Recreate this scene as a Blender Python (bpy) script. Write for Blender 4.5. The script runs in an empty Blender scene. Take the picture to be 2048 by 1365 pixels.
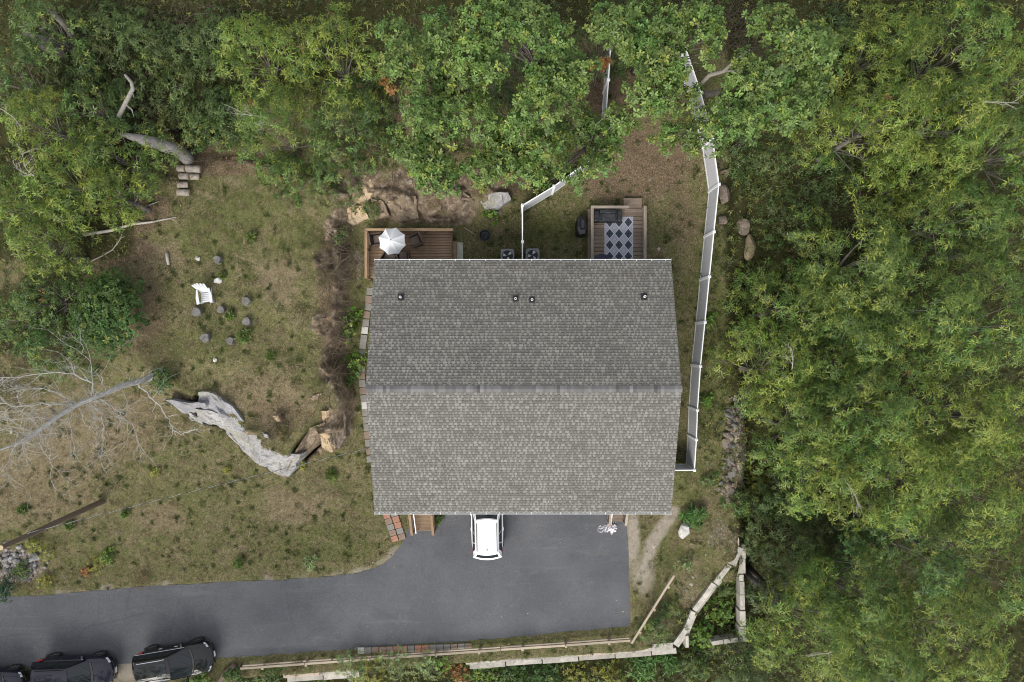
import bpy, bmesh, math, random
import numpy as np
from mathutils import Vector, Matrix, Euler

R = math.radians
random.seed(7)
rng = np.random.default_rng(11)
scene = bpy.context.scene
C = scene.collection
CAM_H, FPX, CX, CY = 40.0, 1365.33, 1024.0, 682.5

# ------------------------------------------------------------------ camera, sky, sun, exposure
cam = bpy.data.cameras.new("drone_camera")
cam.lens, cam.sensor_width, cam.clip_end = 24, 36, 1000
camo = bpy.data.objects.new("drone_camera", cam)
camo.location = (0, 0, CAM_H)
C.objects.link(camo)
scene.camera = camo

SUN_EL, SUN_AZ = R(41), R(203)          # azimuth measured clockwise from +Y (north), so the sun stands SSW
world = bpy.data.worlds.new("World")
scene.world = world
world.use_nodes = True
wn = world.node_tree.nodes
wl = world.node_tree.links
bg = wn["Background"]
sky = wn.new("ShaderNodeTexSky")
sky.sky_type = 'NISHITA'
sky.sun_disc = False
sky.sun_elevation, sky.sun_rotation = SUN_EL, SUN_AZ
sky.air_density, sky.dust_density, sky.ozone_density = 1.0, 3.0, 1.0
cloud = wn.new("ShaderNodeMix")
cloud.data_type = 'RGBA'
cloud.inputs[0].default_value = 0.72    # an even, thin overcast over the blue
cloud.inputs[7].default_value = (7.5, 7.7, 8.0, 1)
wl.new(sky.outputs[0], cloud.inputs[6])
wl.new(cloud.outputs[2], bg.inputs[0])
bg.inputs[1].default_value = 0.05
sl = bpy.data.lights.new("sun", 'SUN')
sl.energy, sl.angle, sl.color = 1.5, R(34), (1.0, 0.95, 0.87)
so = bpy.data.objects.new("sun", sl)
sd = Vector((math.sin(SUN_AZ) * math.cos(SUN_EL), math.cos(SUN_AZ) * math.cos(SUN_EL), math.sin(SUN_EL)))
so.rotation_euler = sd.to_track_quat('Z', 'Y').to_euler()
so.location = sd * 80
C.objects.link(so)
scene.view_settings.view_transform = 'Standard'
scene.view_settings.look = 'None'
scene.view_settings.exposure = 1.64
scene.view_settings.gamma = 1
scene.view_settings.use_curve_mapping = False
scene.cycles.max_bounces = 6
scene.cycles.diffuse_bounces = 3
scene.cycles.glossy_bounces = 3
scene.cycles.transmission_bounces = 4
scene.cycles.use_denoising = True
scene.cycles.filter_width = 1.05

# ------------------------------------------------------------------ helpers
def P(px, py, z):
    k = (CAM_H - z) / FPX
    return Vector(((px - CX) * k, (CY - py) * k, z))

def frac(a): return a - np.floor(a)
def hsh(ix, iy, s):
    return frac(np.sin(ix * 127.1 + iy * 311.7 + s * 74.7) * 43758.5453)
def vnoise(x, y, s=0):
    ix, iy = np.floor(x), np.floor(y)
    fx, fy = x - ix, y - iy
    fx, fy = fx * fx * (3 - 2 * fx), fy * fy * (3 - 2 * fy)
    a, b = hsh(ix, iy, s), hsh(ix + 1, iy, s)
    c, d = hsh(ix, iy + 1, s), hsh(ix + 1, iy + 1, s)
    return (a * (1 - fx) + b * fx) * (1 - fy) + (c * (1 - fx) + d * fx) * fy
def fbm(x, y, s=0, o=4):
    t, a, n = 0, 0.5, 0
    for i in range(o):
        t = t + a * vnoise(x * 2 ** i, y * 2 ** i, s + i); n += a; a *= 0.5
    return t / n
def worley(x, y, s=0):
    ix, iy = np.floor(x), np.floor(y)
    best = np.full(np.shape(x), 9.0); val = np.zeros(np.shape(x))
    for dx in (-1, 0, 1):
        for dy in (-1, 0, 1):
            cx, cy = ix + dx, iy + dy
            d = np.hypot(cx + hsh(cx, cy, s) - x, cy + hsh(cx, cy, s + 5) - y)
            m = d < best
            best = np.where(m, d, best); val = np.where(m, hsh(cx, cy, s + 9), val)
    return best, val
def sstep(a, b, x):
    t = np.clip((x - a) / (b - a), 0, 1)
    return t * t * (3 - 2 * t)
def sdf_poly(x, y, poly):
    """signed distance to a polygon, negative inside"""
    d = np.full(np.shape(x), 1e9); ins = np.zeros(np.shape(x), bool)
    n = len(poly)
    for i in range(n):
        ax, ay = poly[i]; bx, by = poly[(i + 1) % n]
        ex, ey = bx - ax, by - ay
        t = np.clip(((x - ax) * ex + (y - ay) * ey) / (ex * ex + ey * ey), 0, 1)
        d = np.minimum(d, np.hypot(x - ax - t * ex, y - ay - t * ey))
        if ay != by:
            c = ((ay > y) != (by > y)) & (x < ex * (y - ay) / (by - ay) + ax)
            ins ^= c
    return np.where(ins, -d, d)
def dist_line(x, y, pts):
    d = np.full(np.shape(x), 1e9)
    for (ax, ay), (bx, by) in zip(pts, pts[1:]):
        ex, ey = bx - ax, by - ay
        t = np.clip(((x - ax) * ex + (y - ay) * ey) / (ex * ex + ey * ey), 0, 1)
        d = np.minimum(d, np.hypot(x - ax - t * ex, y - ay - t * ey))
    return d

class MB:
    """collects shapes; build() links them as one mesh object"""
    def __init__(s): s.v = []; s.f = []; s.c = []; s.col = None
    def add(s, vs, fs, col=None):
        n = len(s.v)
        s.v += [tuple(p) for p in vs]
        s.f += [tuple(i + n for i in f) for f in fs]
        s.c += [col or s.col or (1, 1, 1)] * len(fs)
        return s
    def box(s, c, size, rz=0, col=None, taper=0):
        x, y, z = (q / 2 for q in size)
        a, b = math.cos(rz), math.sin(rz)
        vs = []
        for k in (-1, 1):
            t = 1 - taper if k > 0 else 1
            for i, j in ((-1, -1), (1, -1), (1, 1), (-1, 1)):
                u, w = i * x * t, j * y * t
                vs.append((c[0] + u * a - w * b, c[1] + u * b + w * a, c[2] + k * z))
        return s.add(vs, [(3, 2, 1, 0), (4, 5, 6, 7), (0, 1, 5, 4), (1, 2, 6, 5), (2, 3, 7, 6), (3, 0, 4, 7)], col)
    def bar(s, a, b, w, h, up=(0, 0, 1), col=None):
        a, b = Vector(a), Vector(b)
        d = (b - a).normalized(); u = Vector(up)
        if abs(d.dot(u)) > 0.99: u = Vector((0, 1, 0))
        r = d.cross(u).normalized() * w / 2
        t = r.cross(d).normalized() * h / 2
        vs = [p + i * r + j * t for p in (a, b) for i, j in ((-1, -1), (1, -1), (1, 1), (-1, 1))]
        return s.add(vs, [(0, 1, 2, 3), (7, 6, 5, 4), (4, 5, 1, 0), (5, 6, 2, 1), (6, 7, 3, 2), (7, 4, 0, 3)], col)
    def tube(s, pts, rad, n=6, col=None, caps=True):
        pts = [Vector(p) for p in pts]
        if not hasattr(rad, '__len__'): rad = [rad] * len(pts)
        vs = []; prev = None
        for i, p in enumerate(pts):
            d = (pts[min(i + 1, len(pts) - 1)] - pts[max(i - 1, 0)])
            d = d.normalized() if d.length > 1e-9 else Vector((0, 0, 1))
            if prev is None:
                r = d.orthogonal().normalized()
            else:
                r = prev - d * prev.dot(d)
                r = r.normalized() if r.length > 1e-6 else d.orthogonal().normalized()
            prev = r; q = d.cross(r)
            for k in range(n):
                an = 2 * math.pi * k / n
                vs.append(p + (r * math.cos(an) + q * math.sin(an)) * rad[i])
        fs = [(i * n + k, i * n + (k + 1) % n, (i + 1) * n + (k + 1) % n, (i + 1) * n + k)
              for i in range(len(pts) - 1) for k in range(n)]
        if caps:
            fs += [tuple(range(n - 1, -1, -1)), tuple(range((len(pts) - 1) * n, len(pts) * n))]
        return s.add(vs, fs, col)
    def lathe(s, prof, n=16, c=(0, 0, 0), col=None):
        vs = [(c[0] + r * math.cos(2 * math.pi * k / n), c[1] + r * math.sin(2 * math.pi * k / n), c[2] + z) for r, z in prof for k in range(n)]
        fs = [(i * n + k, i * n + (k + 1) % n, (i + 1) * n + (k + 1) % n, (i + 1) * n + k) for i in range(len(prof) - 1) for k in range(n)]
        fs += [tuple(range(n - 1, -1, -1)), tuple(range((len(prof) - 1) * n, len(prof) * n))]
        return s.add(vs, fs, col)
    def prism(s, poly, z0, z1, col=None):
        n = len(poly)
        vs = [(x, y, z0) for x, y in poly] + [(x, y, z1) for x, y in poly]
        return s.add(vs, [tuple(range(n - 1, -1, -1)), tuple(range(n, 2 * n))] + [(i, (i + 1) % n, n + (i + 1) % n, n + i) for i in range(n)], col)
    def grid(s, rows, col=None):
        m = len(rows[0])
        vs = [p for r in rows for p in r]
        return s.add(vs, [(i * m + j, i * m + j + 1, (i + 1) * m + j + 1, (i + 1) * m + j) for i in range(len(rows) - 1) for j in range(m - 1)], col)
    def mesh(s, name, m, off=(0, 0, 0), smooth=False, colors=False):
        me = bpy.data.meshes.new(name)
        me.from_pydata([(x - off[0], y - off[1], z - off[2]) for x, y, z in s.v], [], s.f)
        if colors:
            a = me.attributes.new("Col", 'FLOAT_COLOR', 'FACE')
            buf = np.ones((len(s.f), 4), np.float32); buf[:, :3] = s.c
            a.data.foreach_set("color", buf.ravel())
        if smooth: me.polygons.foreach_set("use_smooth", [True] * len(me.polygons))
        if m: me.materials.append(m)
        me.update()
        return me
    def build(s, name, m, parent=None, world=True, smooth=False, colors=False, bevel=0, loc=(0, 0, 0), kind=None):
        off = worigin(parent) if (parent and world) else Vector((0, 0, 0))
        o = bpy.data.objects.new(name, s.mesh(name, m, off, smooth, colors))
        o.location = loc
        C.objects.link(o)
        if parent: o.parent = parent
        if kind: o["kind"] = kind
        if bevel:
            b = o.modifiers.new("edge", 'BEVEL'); b.width = bevel; b.segments = 2; b.limit_method = 'ANGLE'
        return o

def worigin(o):
    p = Vector((0, 0, 0))
    while o: p += o.location; o = o.parent
    return p
def tag(o, label=None, cat=None, group=None, kind=None):
    if label: o["label"] = label
    if cat: o["category"] = cat
    if group: o["group"] = group
    if kind: o["kind"] = kind
    return o
def empty(name, loc, label=None, cat=None, group=None, kind=None, rz=0):
    o = bpy.data.objects.new(name, None)
    o.empty_display_size = 0.3
    o.location = loc; o.rotation_euler = (0, 0, rz)
    C.objects.link(o)
    return tag(o, label, cat, group, kind)
def piece(name, me, parent, loc=(0, 0, 0), rot=(0, 0, 0), sc=(1, 1, 1)):
    o = bpy.data.objects.new(name, me)
    o.location, o.rotation_euler, o.scale = loc, rot, sc
    C.objects.link(o)
    o.parent = parent
    return o
def copy_tree(o, parent=None):
    c = o.copy(); C.objects.link(c)
    if parent: c.parent = parent
    for ch in list(o.children): copy_tree(ch, c)
    return c
def mesh_np(name, V, F, m, col=None, smooth=False):
    me = bpy.data.meshes.new(name)
    k = F.shape[1]
    me.vertices.add(len(V)); me.vertices.foreach_set("co", np.ascontiguousarray(V, np.float32).ravel())
    me.loops.add(F.size); me.loops.foreach_set("vertex_index", np.ascontiguousarray(F, np.int32).ravel())
    me.polygons.add(len(F)); me.polygons.foreach_set("loop_start", np.arange(0, F.size, k, dtype=np.int32))
    if smooth: me.polygons.foreach_set("use_smooth", np.ones(len(F), bool))
    if col is not None:
        a = me.attributes.new("Col", 'FLOAT_COLOR', 'POINT')
        b = np.ones((len(V), 4), np.float32); b[:, :3] = col
        a.data.foreach_set("color", b.ravel())
    if m: me.materials.append(m)
    me.update(calc_edges=True)
    return me

# ------------------------------------------------------------------ materials
MATS = {}
class NT:
    def __init__(s, name):
        s.m = bpy.data.materials.new(name); s.m.use_nodes = True
        s.n = s.m.node_tree.nodes; s.l = s.m.node_tree.links
        s.b = s.n["Principled BSDF"]
        s.co = s.n.new("ShaderNodeTexCoord").outputs["Object"]
    def geo(s): s.co = s.n.new("ShaderNodeNewGeometry").outputs["Position"]; return s
    def noise(s, sc, det=4, rough=0.6, vec=None, dist=0):
        t = s.n.new("ShaderNodeTexNoise"); t.inputs["Scale"].default_value = sc; t.inputs["Detail"].default_value = det
        t.inputs["Roughness"].default_value = rough; t.inputs["Distortion"].default_value = dist
        s.l.new(vec or s.co, t.inputs["Vector"]); return t.outputs["Fac"]
    def vor(s, sc, out="Distance", feat='F1', vec=None):
        t = s.n.new("ShaderNodeTexVoronoi"); t.feature = feat; t.inputs["Scale"].default_value = sc
        s.l.new(vec or s.co, t.inputs["Vector"]); return t.outputs[out]
    def scale(s, v):
        t = s.n.new("ShaderNodeMapping"); t.inputs["Scale"].default_value = v; s.l.new(s.co, t.inputs[0]); return t.outputs[0]
    def ramp(s, f, stops):
        t = s.n.new("ShaderNodeValToRGB"); e = t.color_ramp.elements
        while len(e) < len(stops): e.new(0.5)
        for q, (p, c) in zip(e, stops):
            q.position = p; q.color = (*(c if hasattr(c, '__len__') else (c, c, c)), 1)
        s.l.new(f, t.inputs[0]); return t.outputs[0]
    def mix(s, f, a, b, mode='MIX'):
        t = s.n.new("ShaderNodeMix"); t.data_type = 'RGBA'; t.blend_type = mode
        for k, v in ((0, f), (6, a), (7, b)):
            if hasattr(v, 'is_linked') or hasattr(v, 'links'): s.l.new(v, t.inputs[k])
            elif k == 0: t.inputs[0].default_value = v
            else: t.inputs[k].default_value = (*v, 1)
        return t.outputs[2]
    def math(s, op, a, b=0.0):
        t = s.n.new("ShaderNodeMath"); t.operation = op
        for k, v in ((0, a), (1, b)):
            if hasattr(v, 'links'): s.l.new(v, t.inputs[k])
            else: t.inputs[k].default_value = v
        return t.outputs[0]
    def attr(s, name, out="Color"):
        t = s.n.new("ShaderNodeAttribute"); t.attribute_name = name; return t.outputs[out]
    def bump(s, h, st=0.3, d=0.02):
        t = s.n.new("ShaderNodeBump"); t.inputs["Strength"].default_value = st; t.inputs["Distance"].default_value = d
        s.l.new(h, t.inputs["Height"]); s.l.new(t.outputs[0], s.b.inputs["Normal"]); return s
    def out(s, col, rough=0.7, spec=0.3, metal=0):
        if hasattr(col, 'links'): s.l.new(col, s.b.inputs["Base Color"])
        else: s.b.inputs["Base Color"].default_value = (*col, 1)
        s.b.inputs["Roughness"].default_value = rough
        s.b.inputs["Specular IOR Level"].default_value = spec
        s.b.inputs["Metallic"].default_value = metal
        return s.m

def simple(name, col, rough=0.6, var=0.15, sc=6, bump=0.1, spec=0.3, metal=0):
    if name in MATS: return MATS[name]
    t = NT(name)
    f = t.noise(sc, 5)
    c = t.mix(f, tuple(q * (1 - var) for q in col), tuple(min(1, q * (1 + var)) for q in col))
    if bump: t.bump(t.noise(sc * 6, 3), bump, 0.01)
    MATS[name] = t.out(c, rough, spec, metal)
    return MATS[name]
def woodmat(name, col, axis=0, var=0.3, rough=0.75):
    if name in MATS: return MATS[name]
    t = NT(name)
    sc = [14, 14, 14]; sc[axis] = 0.9
    v = t.scale(sc)
    g = t.noise(1.0, 6, 0.65, v)
    oi = t.n.new("ShaderNodeObjectInfo").outputs["Random"]
    c = t.mix(t.ramp(g, [(0.3, 0), (0.7, 1)]), tuple(q * (1 - var) for q in col), tuple(q * (1 + var) for q in col))
    k = t.ramp(oi, [(0, 0.78), (1, 1.15)])
    c = t.mix(1.0, c, k, 'MULTIPLY')
    c = t.mix(t.ramp(t.noise(1.3, 4), [(0.45, 0), (0.75, 0.5)]), c, tuple(q * 0.55 for q in col))
    t.bump(g, 0.25, 0.008)
    MATS[name] = t.out(c, rough, 0.25)
    return MATS[name]
def attrmat(name, rough=0.8, var=0.12, sc=8, spec=0.25, bump=0.15, trans=0.0):
    t = NT(name)
    c = t.attr("Col")
    if var:
        f = t.ramp(t.noise(sc, 4), [(0.3, 1 - var), (0.7, 1 + var)])
        c = t.mix(1.0, c, f, 'MULTIPLY')
    if bump: t.bump(t.noise(sc * 8, 3), bump, 0.008)
    m = t.out(c, rough, spec)
    if trans:
        tr = t.n.new("ShaderNodeBsdfTranslucent"); t.l.new(c, tr.inputs[0])
        mx = t.n.new("ShaderNodeMixShader"); mx.inputs[0].default_value = trans
        t.l.new(t.b.outputs[0], mx.inputs[1]); t.l.new(tr.outputs[0], mx.inputs[2])
        t.l.new(mx.outputs[0], t.n["Material Output"].inputs[0])
    return m
def rockmat(name, light, dark, stain, sc=1.2):
    t = NT(name).geo()
    f = t.noise(sc, 8, 0.7, dist=0.4)
    c = t.mix(t.ramp(f, [(0.35, 0), (0.62, 1)]), dark, light)
    c = t.mix(t.ramp(t.noise(sc * 0.6, 6, 0.7), [(0.5, 0), (0.66, 0.8)]), c, stain)
    cr = t.ramp(t.vor(sc * 1.4, feat='DISTANCE_TO_EDGE', vec=t.scale((1, 1, 0.5))), [(0.0, 1), (0.035, 0)])
    fs = t.noise(sc * 9, 6, 0.8)
    c = t.mix(t.ramp(fs, [(0.42, 0.0), (0.66, 0.75)]), c, tuple(q * 0.55 for q in dark))
    c = t.mix(t.math('MULTIPLY', cr, 0.35), c, tuple(q * 0.4 for q in dark))
    st = t.noise(1.0, 6, 0.75, t.scale((sc * 1.3, sc * 4.5, sc * 2)), 0.8)
    c = t.mix(t.ramp(st, [(0.54, 0.0), (0.64, 0.6)]), c, tuple(q * 0.6 for q in dark))
    h = t.math('ADD', t.math('ADD', t.noise(sc * 5, 8, 0.75), t.math('MULTIPLY', st, -0.6)), t.math('MULTIPLY', cr, -0.2))
    t.bump(h, 0.7, 0.09)
    return t.out(c, 0.9, 0.2)

M_leaf = attrmat("leaf_surface", 0.42, 0, 1, 0.4, 0, 0.33)
M_blade = attrmat("grass_blade", 0.75, 0, 1, 0.15, 0, 0.2)
M_bark = rockmat("grey_bark", (0.24, 0.22, 0.2), (0.12, 0.105, 0.09), (0.17, 0.16, 0.13), 3)
M_darkbark = rockmat("dark_bark", (0.10, 0.085, 0.07), (0.05, 0.042, 0.035), (0.08, 0.075, 0.05), 3)
M_birch = rockmat("pale_birch_bark", (0.66, 0.645, 0.61), (0.40, 0.385, 0.365), (0.50, 0.50, 0.44), 5)
M_rockgrey = rockmat("pale_grey_ledge_rock", (0.42, 0.41, 0.41), (0.22, 0.215, 0.22), (0.29, 0.28, 0.21))
M_rocktan = rockmat("tan_ledge_rock", (0.32, 0.255, 0.185), (0.15, 0.115, 0.082), (0.25, 0.17, 0.095))
M_rockbrown = rockmat("brown_fieldstone", (0.27, 0.22, 0.18), (0.13, 0.105, 0.085), (0.12, 0.12, 0.07))
M_rockwhite = rockmat("white_quartz_rock", (0.66, 0.65, 0.62), (0.45, 0.44, 0.42), (0.4, 0.4, 0.36))
M_rockdark = rockmat("grey_stone", (0.24, 0.23, 0.22), (0.13, 0.125, 0.12), (0.15, 0.15, 0.11), 3)
def concrete(name, col):
    t = NT(name).geo()
    oi = t.n.new("ShaderNodeObjectInfo").outputs["Random"]
    c = t.mix(t.ramp(t.noise(2.2, 7, 0.7), [(0.32, 0), (0.66, 1)]), tuple(q * .62 for q in col), tuple(q * 1.12 for q in col))
    c = t.mix(1.0, c, t.ramp(oi, [(0, .78), (1, 1.1)]), 'MULTIPLY')
    c = t.mix(t.ramp(t.noise(5, 6, 0.8), [(0.56, 0), (0.68, 0.75)]), c, (.10, .095, .07))
    t.bump(t.noise(22, 5, .7), .5, .02)
    return t.out(c, .9, .2)
M_concrete = concrete("weathered_concrete", (0.44, 0.415, 0.37))
M_white = simple("white_vinyl", (0.70, 0.71, 0.73), 0.4, 0.04, 3, 0.0, 0.4)
M_vinylpanel = simple("white_vinyl_panel", (0.47, 0.48, 0.51), 0.5, 0.06, 2, 0.0, 0.35)
M_deckbrown = woodmat("stained_deck_wood", (0.225, 0.152, 0.098), 0)
M_deckgrey = woodmat("weathered_deck_wood", (0.185, 0.145, 0.112), 0)
M_railtan = woodmat("tan_pine_rail", (0.24, 0.16, 0.098), 0)
M_railtany = woodmat("tan_pine_rail_long", (0.24, 0.16, 0.098), 1)
M_railgrey = woodmat("grey_weathered_rail", (0.25, 0.215, 0.178), 0)
M_railgreyy = woodmat("grey_weathered_rail_long", (0.25, 0.215, 0.178), 1)
M_siding = simple("light_vinyl_siding", (0.55, 0.55, 0.53), 0.6, 0.05)
M_black = simple("black_cover_cloth", (0.012, 0.013, 0.016), 0.45, 0.3, 5, 0.2, 0.5)
M_blackplastic = simple("black_plastic", (0.02, 0.02, 0.022), 0.5, 0.1, 5, 0.0)
M_rubber = simple("tyre_rubber", (0.018, 0.018, 0.018), 0.85, 0.2, 5, 0.1)
M_chrome = simple("chrome_trim", (0.62, 0.63, 0.65), 0.2, 0.03, 3, 0, 0.5, 1.0)
M_alloy = simple("alloy_rim", (0.45, 0.46, 0.48), 0.3, 0.05, 3, 0, 0.5, 0.9)
M_wicker = simple("brown_wicker", (0.075, 0.055, 0.045), 0.7, 0.35, 40, 0.5)
M_wickerpad = simple("taupe_cushion", (0.11, 0.085, 0.072), 0.9, 0.15, 20, 0.2)
M_canvas = simple("white_canvas", (0.62, 0.63, 0.65), 0.85, 0.04, 3, 0.05)
M_metalgrey = simple("grey_painted_metal", (0.17, 0.18, 0.195), 0.5, 0.1, 4, 0.02, 0.4)
M_metaldark = simple("dark_metal", (0.02, 0.021, 0.024), 0.45, 0.1, 4, 0.02, 0.4)
M_steel = simple("galvanised_blade", (0.42, 0.44, 0.47), 0.35, 0.1, 4, 0.0, 0.5, 0.6)
M_navy = simple("navy_table_cover", (0.022, 0.028, 0.05), 0.6, 0.1, 6, 0.05)
M_glass = simple("dark_glass", (0.012, 0.016, 0.019), 0.04, 0.05, 2, 0, 0.5)
M_red = simple("red_lamp_lens", (0.45, 0.01, 0.012), 0.15, 0.05, 3, 0, 0.6)
M_lamp = simple("clear_lamp_lens", (0.45, 0.47, 0.5), 0.12, 0.05, 3, 0, 0.7)
M_plate = simple("white_plate", (0.75, 0.76, 0.78), 0.4, 0.05, 3, 0)
M_cutwood = simple("cut_log_end", (0.36, 0.29, 0.20), 0.9, 0.25, 8, 0.3)
M_logbark = rockmat("weathered_log_bark", (0.40, 0.36, 0.31), (0.22, 0.19, 0.165), (0.28, 0.26, 0.22), 4)
M_timber = woodmat("bleached_timber", (0.33, 0.275, 0.215), 0, 0.25)
M_pole = simple("utility_pole_wood", (0.13, 0.10, 0.075), 0.9, 0.3, 5, 0.3)
M_twig = simple("dry_twigs", (0.075, 0.058, 0.040), 0.9, 0.3, 4, 0)
M_palebranch = simple("bleached_dead_wood", (0.33, 0.305, 0.27), 0.9, 0.25, 6, 0.2)
def paint(name, col, coat=1.0, rough=0.25):
    t = NT(name)
    c = t.mix(t.noise(0.8, 3), tuple(q * 0.94 for q in col), tuple(min(1, q * 1.05) for q in col))
    m = t.out(c, rough, 0.0)
    t.b.inputs["Coat Weight"].default_value = coat
    t.b.inputs["Coat Roughness"].default_value = 0.07
    return m
M_pwhite = paint("white_car_paint", (0.80, 0.80, 0.82))
M_pblack = paint("black_car_paint", (0.008, 0.009, 0.009))
M_pnavy = paint("blue_black_car_paint", (0.010, 0.011, 0.02))

# ------------------------------------------------------------------ terrain
def npx(x, y):
    """where a ground point stands on the plan (rough height of the land taken in)"""
    zg = np.interp(y, [-14, -8, 0, 4, 9, 15, 19], [0, 0.1, 1.2, 2.1, 2.9, 4.0, 4.4])
    k = sstep(-8.3, -9.3, x) * sstep(-7.0, -4.5, y)
    zg = zg + (np.maximum(zg, 3.1) - zg) * k
    zg = zg - 1.8 * sstep(12.0, 13.2, x)
    s = FPX / (CAM_H - zg)
    return CX + x * s, CY - y * s
PLATEAU = [(705, 395), (672, 455), (690, 520), (682, 600), (668, 680), (652, 730), (692, 800), (674, 868), (640, 880), (600, 920), (572, 935), (520, 892), (470, 858), (420, 828), (345, 800), (300, 770),
           (230, 720), (150, 640), (60, 560), (-200, 520), (-200, 300), (300, 300), (560, 330), (640, 360)]
DRIVE = [(-180, 1212), (0, 1195), (100, 1190), (260, 1175), (400, 1167), (480, 1163), (560, 1160), (640, 1155), (700, 1149), (740, 1140), (765, 1130), (785, 1113), (800, 1092), (812, 1068), (822, 1048), (822, 945),
         (1252, 945), (1254, 1040), (1257, 1120), (1259, 1190), (1262, 1252), (1000, 1277), (740, 1296), (540, 1310), (430, 1317), (330, 1322), (230, 1328), (40, 1336), (-180, 1345)]
HOUSE = [(-6.7, 3.7), (7.8, 3.7), (7.8, -7.5), (-6.7, -7.5)]
CLIFF = [(705, 395), (672, 455), (690, 520), (682, 600), (668, 680), (652, 730), (692, 800), (674, 868), (640, 880), (600, 920), (572, 935)]
LEDGE = [(572, 935), (520, 892), (470, 858), (420, 828), (345, 800)]
LEDGEPOLY = [(280 + a / 4.265, 660 + b / 4.265) for a, b in ((255, 610), (400, 700), (560, 810), (650, 815), (780, 910), (880, 990), (1000, 1110), (1130, 1200), (1255, 1225), (1320, 1150), (1540, 950), (1640, 1010), (1650, 960), (1600, 880), (1500, 830), (1370, 980), (1330, 1080), (1230, 1060), (1160, 1020), (1090, 1000), (1060, 900), (900, 880), (930, 850), (830, 760), (740, 640), (640, 580), (545, 560), (530, 640), (400, 650))]
LEDGEW = [((px - CX) * (CAM_H - 1.9) / FPX, (CY - py) * (CAM_H - 1.9) / FPX) for px, py in LEDGEPOLY]
DIAG = [(1480, 1100), (1440, 1165), (1400, 1225), (1352, 1292)]

def terrain(x, y, full=False):
    x = np.asarray(x, float); y = np.asarray(y, float)
    xp, yp = npx(x, y)
    wob = (fbm(x * 0.5, y * 0.5, 3) - 0.5)
    base = np.interp(yp, [-600, -200, 100, 350, 450, 560, 700, 960, 1030, 1400], [7.5, 5.2, 4.2, 2.9, 2.35, 2.1, 1.5, 0.25, 0.0, 0.0])
    left = sstep(820, 560, xp) * np.clip((800 - xp) / 800, 0, 1.3) * sstep(1180, 1000, yp) * 1.0
    z = base + left * sstep(300, 600, yp)
    sp = sdf_poly(xp, yp, PLATEAU)
    jag = (fbm(x * 1.1, y * 1.1, 21) - 0.5) * 34
    rocky = np.minimum(dist_line(xp, yp, CLIFF), dist_line(xp, yp, LEDGE))
    width = np.interp(xp, [-200, 250, 350, 420], [200, 150, 60, 24])
    w = sstep(0.5, -0.5, (sp + jag * 0.5) / width)
    top = np.maximum(z, 3.2 + 0.5 * wob + 0.35 * sstep(700, 300, yp))
    z = z + (top - z) * w
    # rear bank above the brown deck
    bank = sstep(455, 400, yp + jag * 0.6) * sstep(1060, 980, xp + jag) * sstep(560, 700, xp)
    z = z + bank * 0.75 * sstep(250, 330, yp)
    # drop beyond the stone wall on the east side and below the block walls
    rd = sstep(1452, 1500, xp + jag * 0.4)
    z = z - rd * np.interp(yp, [0, 300, 600, 900, 1400], [0.6, 0.9, 1.8, 2.3, 2.4])
    dg = dist_line(xp, yp, DIAG)
    lx = np.interp(yp, [1100, 1165, 1225, 1292, 1320], [1480, 1440, 1400, 1352, 1340])
    z = z - 1.1 * sstep(-4, 10, xp - lx) * sstep(1095, 1105, yp) * (1 - rd * 0.6)
    z = z - 0.35 * sstep(1275, 1340, xp) * sstep(1060, 1200, yp)
    yl = 1352 - (xp - 560) * 0.068
    z = z - 1.9 * sstep(-2, 12, yp - yl) * sstep(430, 560, xp) * (1 - rd * 0.8)
    # relief of the bare rock
    rockm = np.clip(sstep(27, 3, rocky + jag) * sstep(380, 420, yp), 0, 1)
    rockm = np.maximum(rockm, sstep(330, 370, yp + jag) * sstep(462, 440, yp) * sstep(650, 700, xp) * sstep(990, 930, xp + jag * 2) * sstep(0.40, 0.55, fbm(x * 0.7, y * 0.7, 31)))
    for bx, by, br in ((722, 395, 50), (992, 400, 34), (905, 405, 34), (655, 520, 30), (650, 650, 30), (665, 850, 34)):
        rockm = np.maximum(rockm, 1 - sstep(0.55, 1.0, np.hypot(xp - bx, (yp - by)) / br + (jag / 60)))
    w1, v1 = worley(x * 1.1 + wob, y * 1.1, 2)
    w2, v2 = worley(x * 2.9, y * 2.9 + wob * 2, 7)
    rel = (v1 - 0.5) * 0.55 + (v2 - 0.5) * 0.34 + (fbm(x * 3.5, y * 3.5, 12) - 0.5) * 0.5
    z = z + rockm * rel
    z = z - 1.9 * sstep(.16, -.04, sdf_poly(x, y, LEDGEW))
    sd = sdf_poly(xp, yp, DRIVE)
    soft = sstep(0, 22, sd)
    sh = sdf_poly(x, y, HOUSE) * 36
    z = z + (wob * 0.35 + (fbm(x * 2.2, y * 2.2, 9) - 0.5) * 0.12) * soft * sstep(0, 30, sh)
    edge = 0.02 + 0.05 * soft
    near0 = sstep(70, 0, sd)
    z = z * (1 - near0) + np.where(sd < 1.5, -0.02, edge) * near0
    z = np.where(sd < -3, -0.08, z)
    if not full: return z
    return z, xp, yp, rockm, sp, sd, jag, wob, rd

def tz(x, y): return float(terrain(np.array([x]), np.array([y]))[0])
def PG(px, py, dz=0.0):
    """the point of the ground seen at this spot of the photograph"""
    z = 1.0
    for _ in range(12):
        p = P(px, py, z + dz); z = 0.5 * z + 0.5 * tz(p.x, p.y)
    return P(px, py, z + dz)

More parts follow.
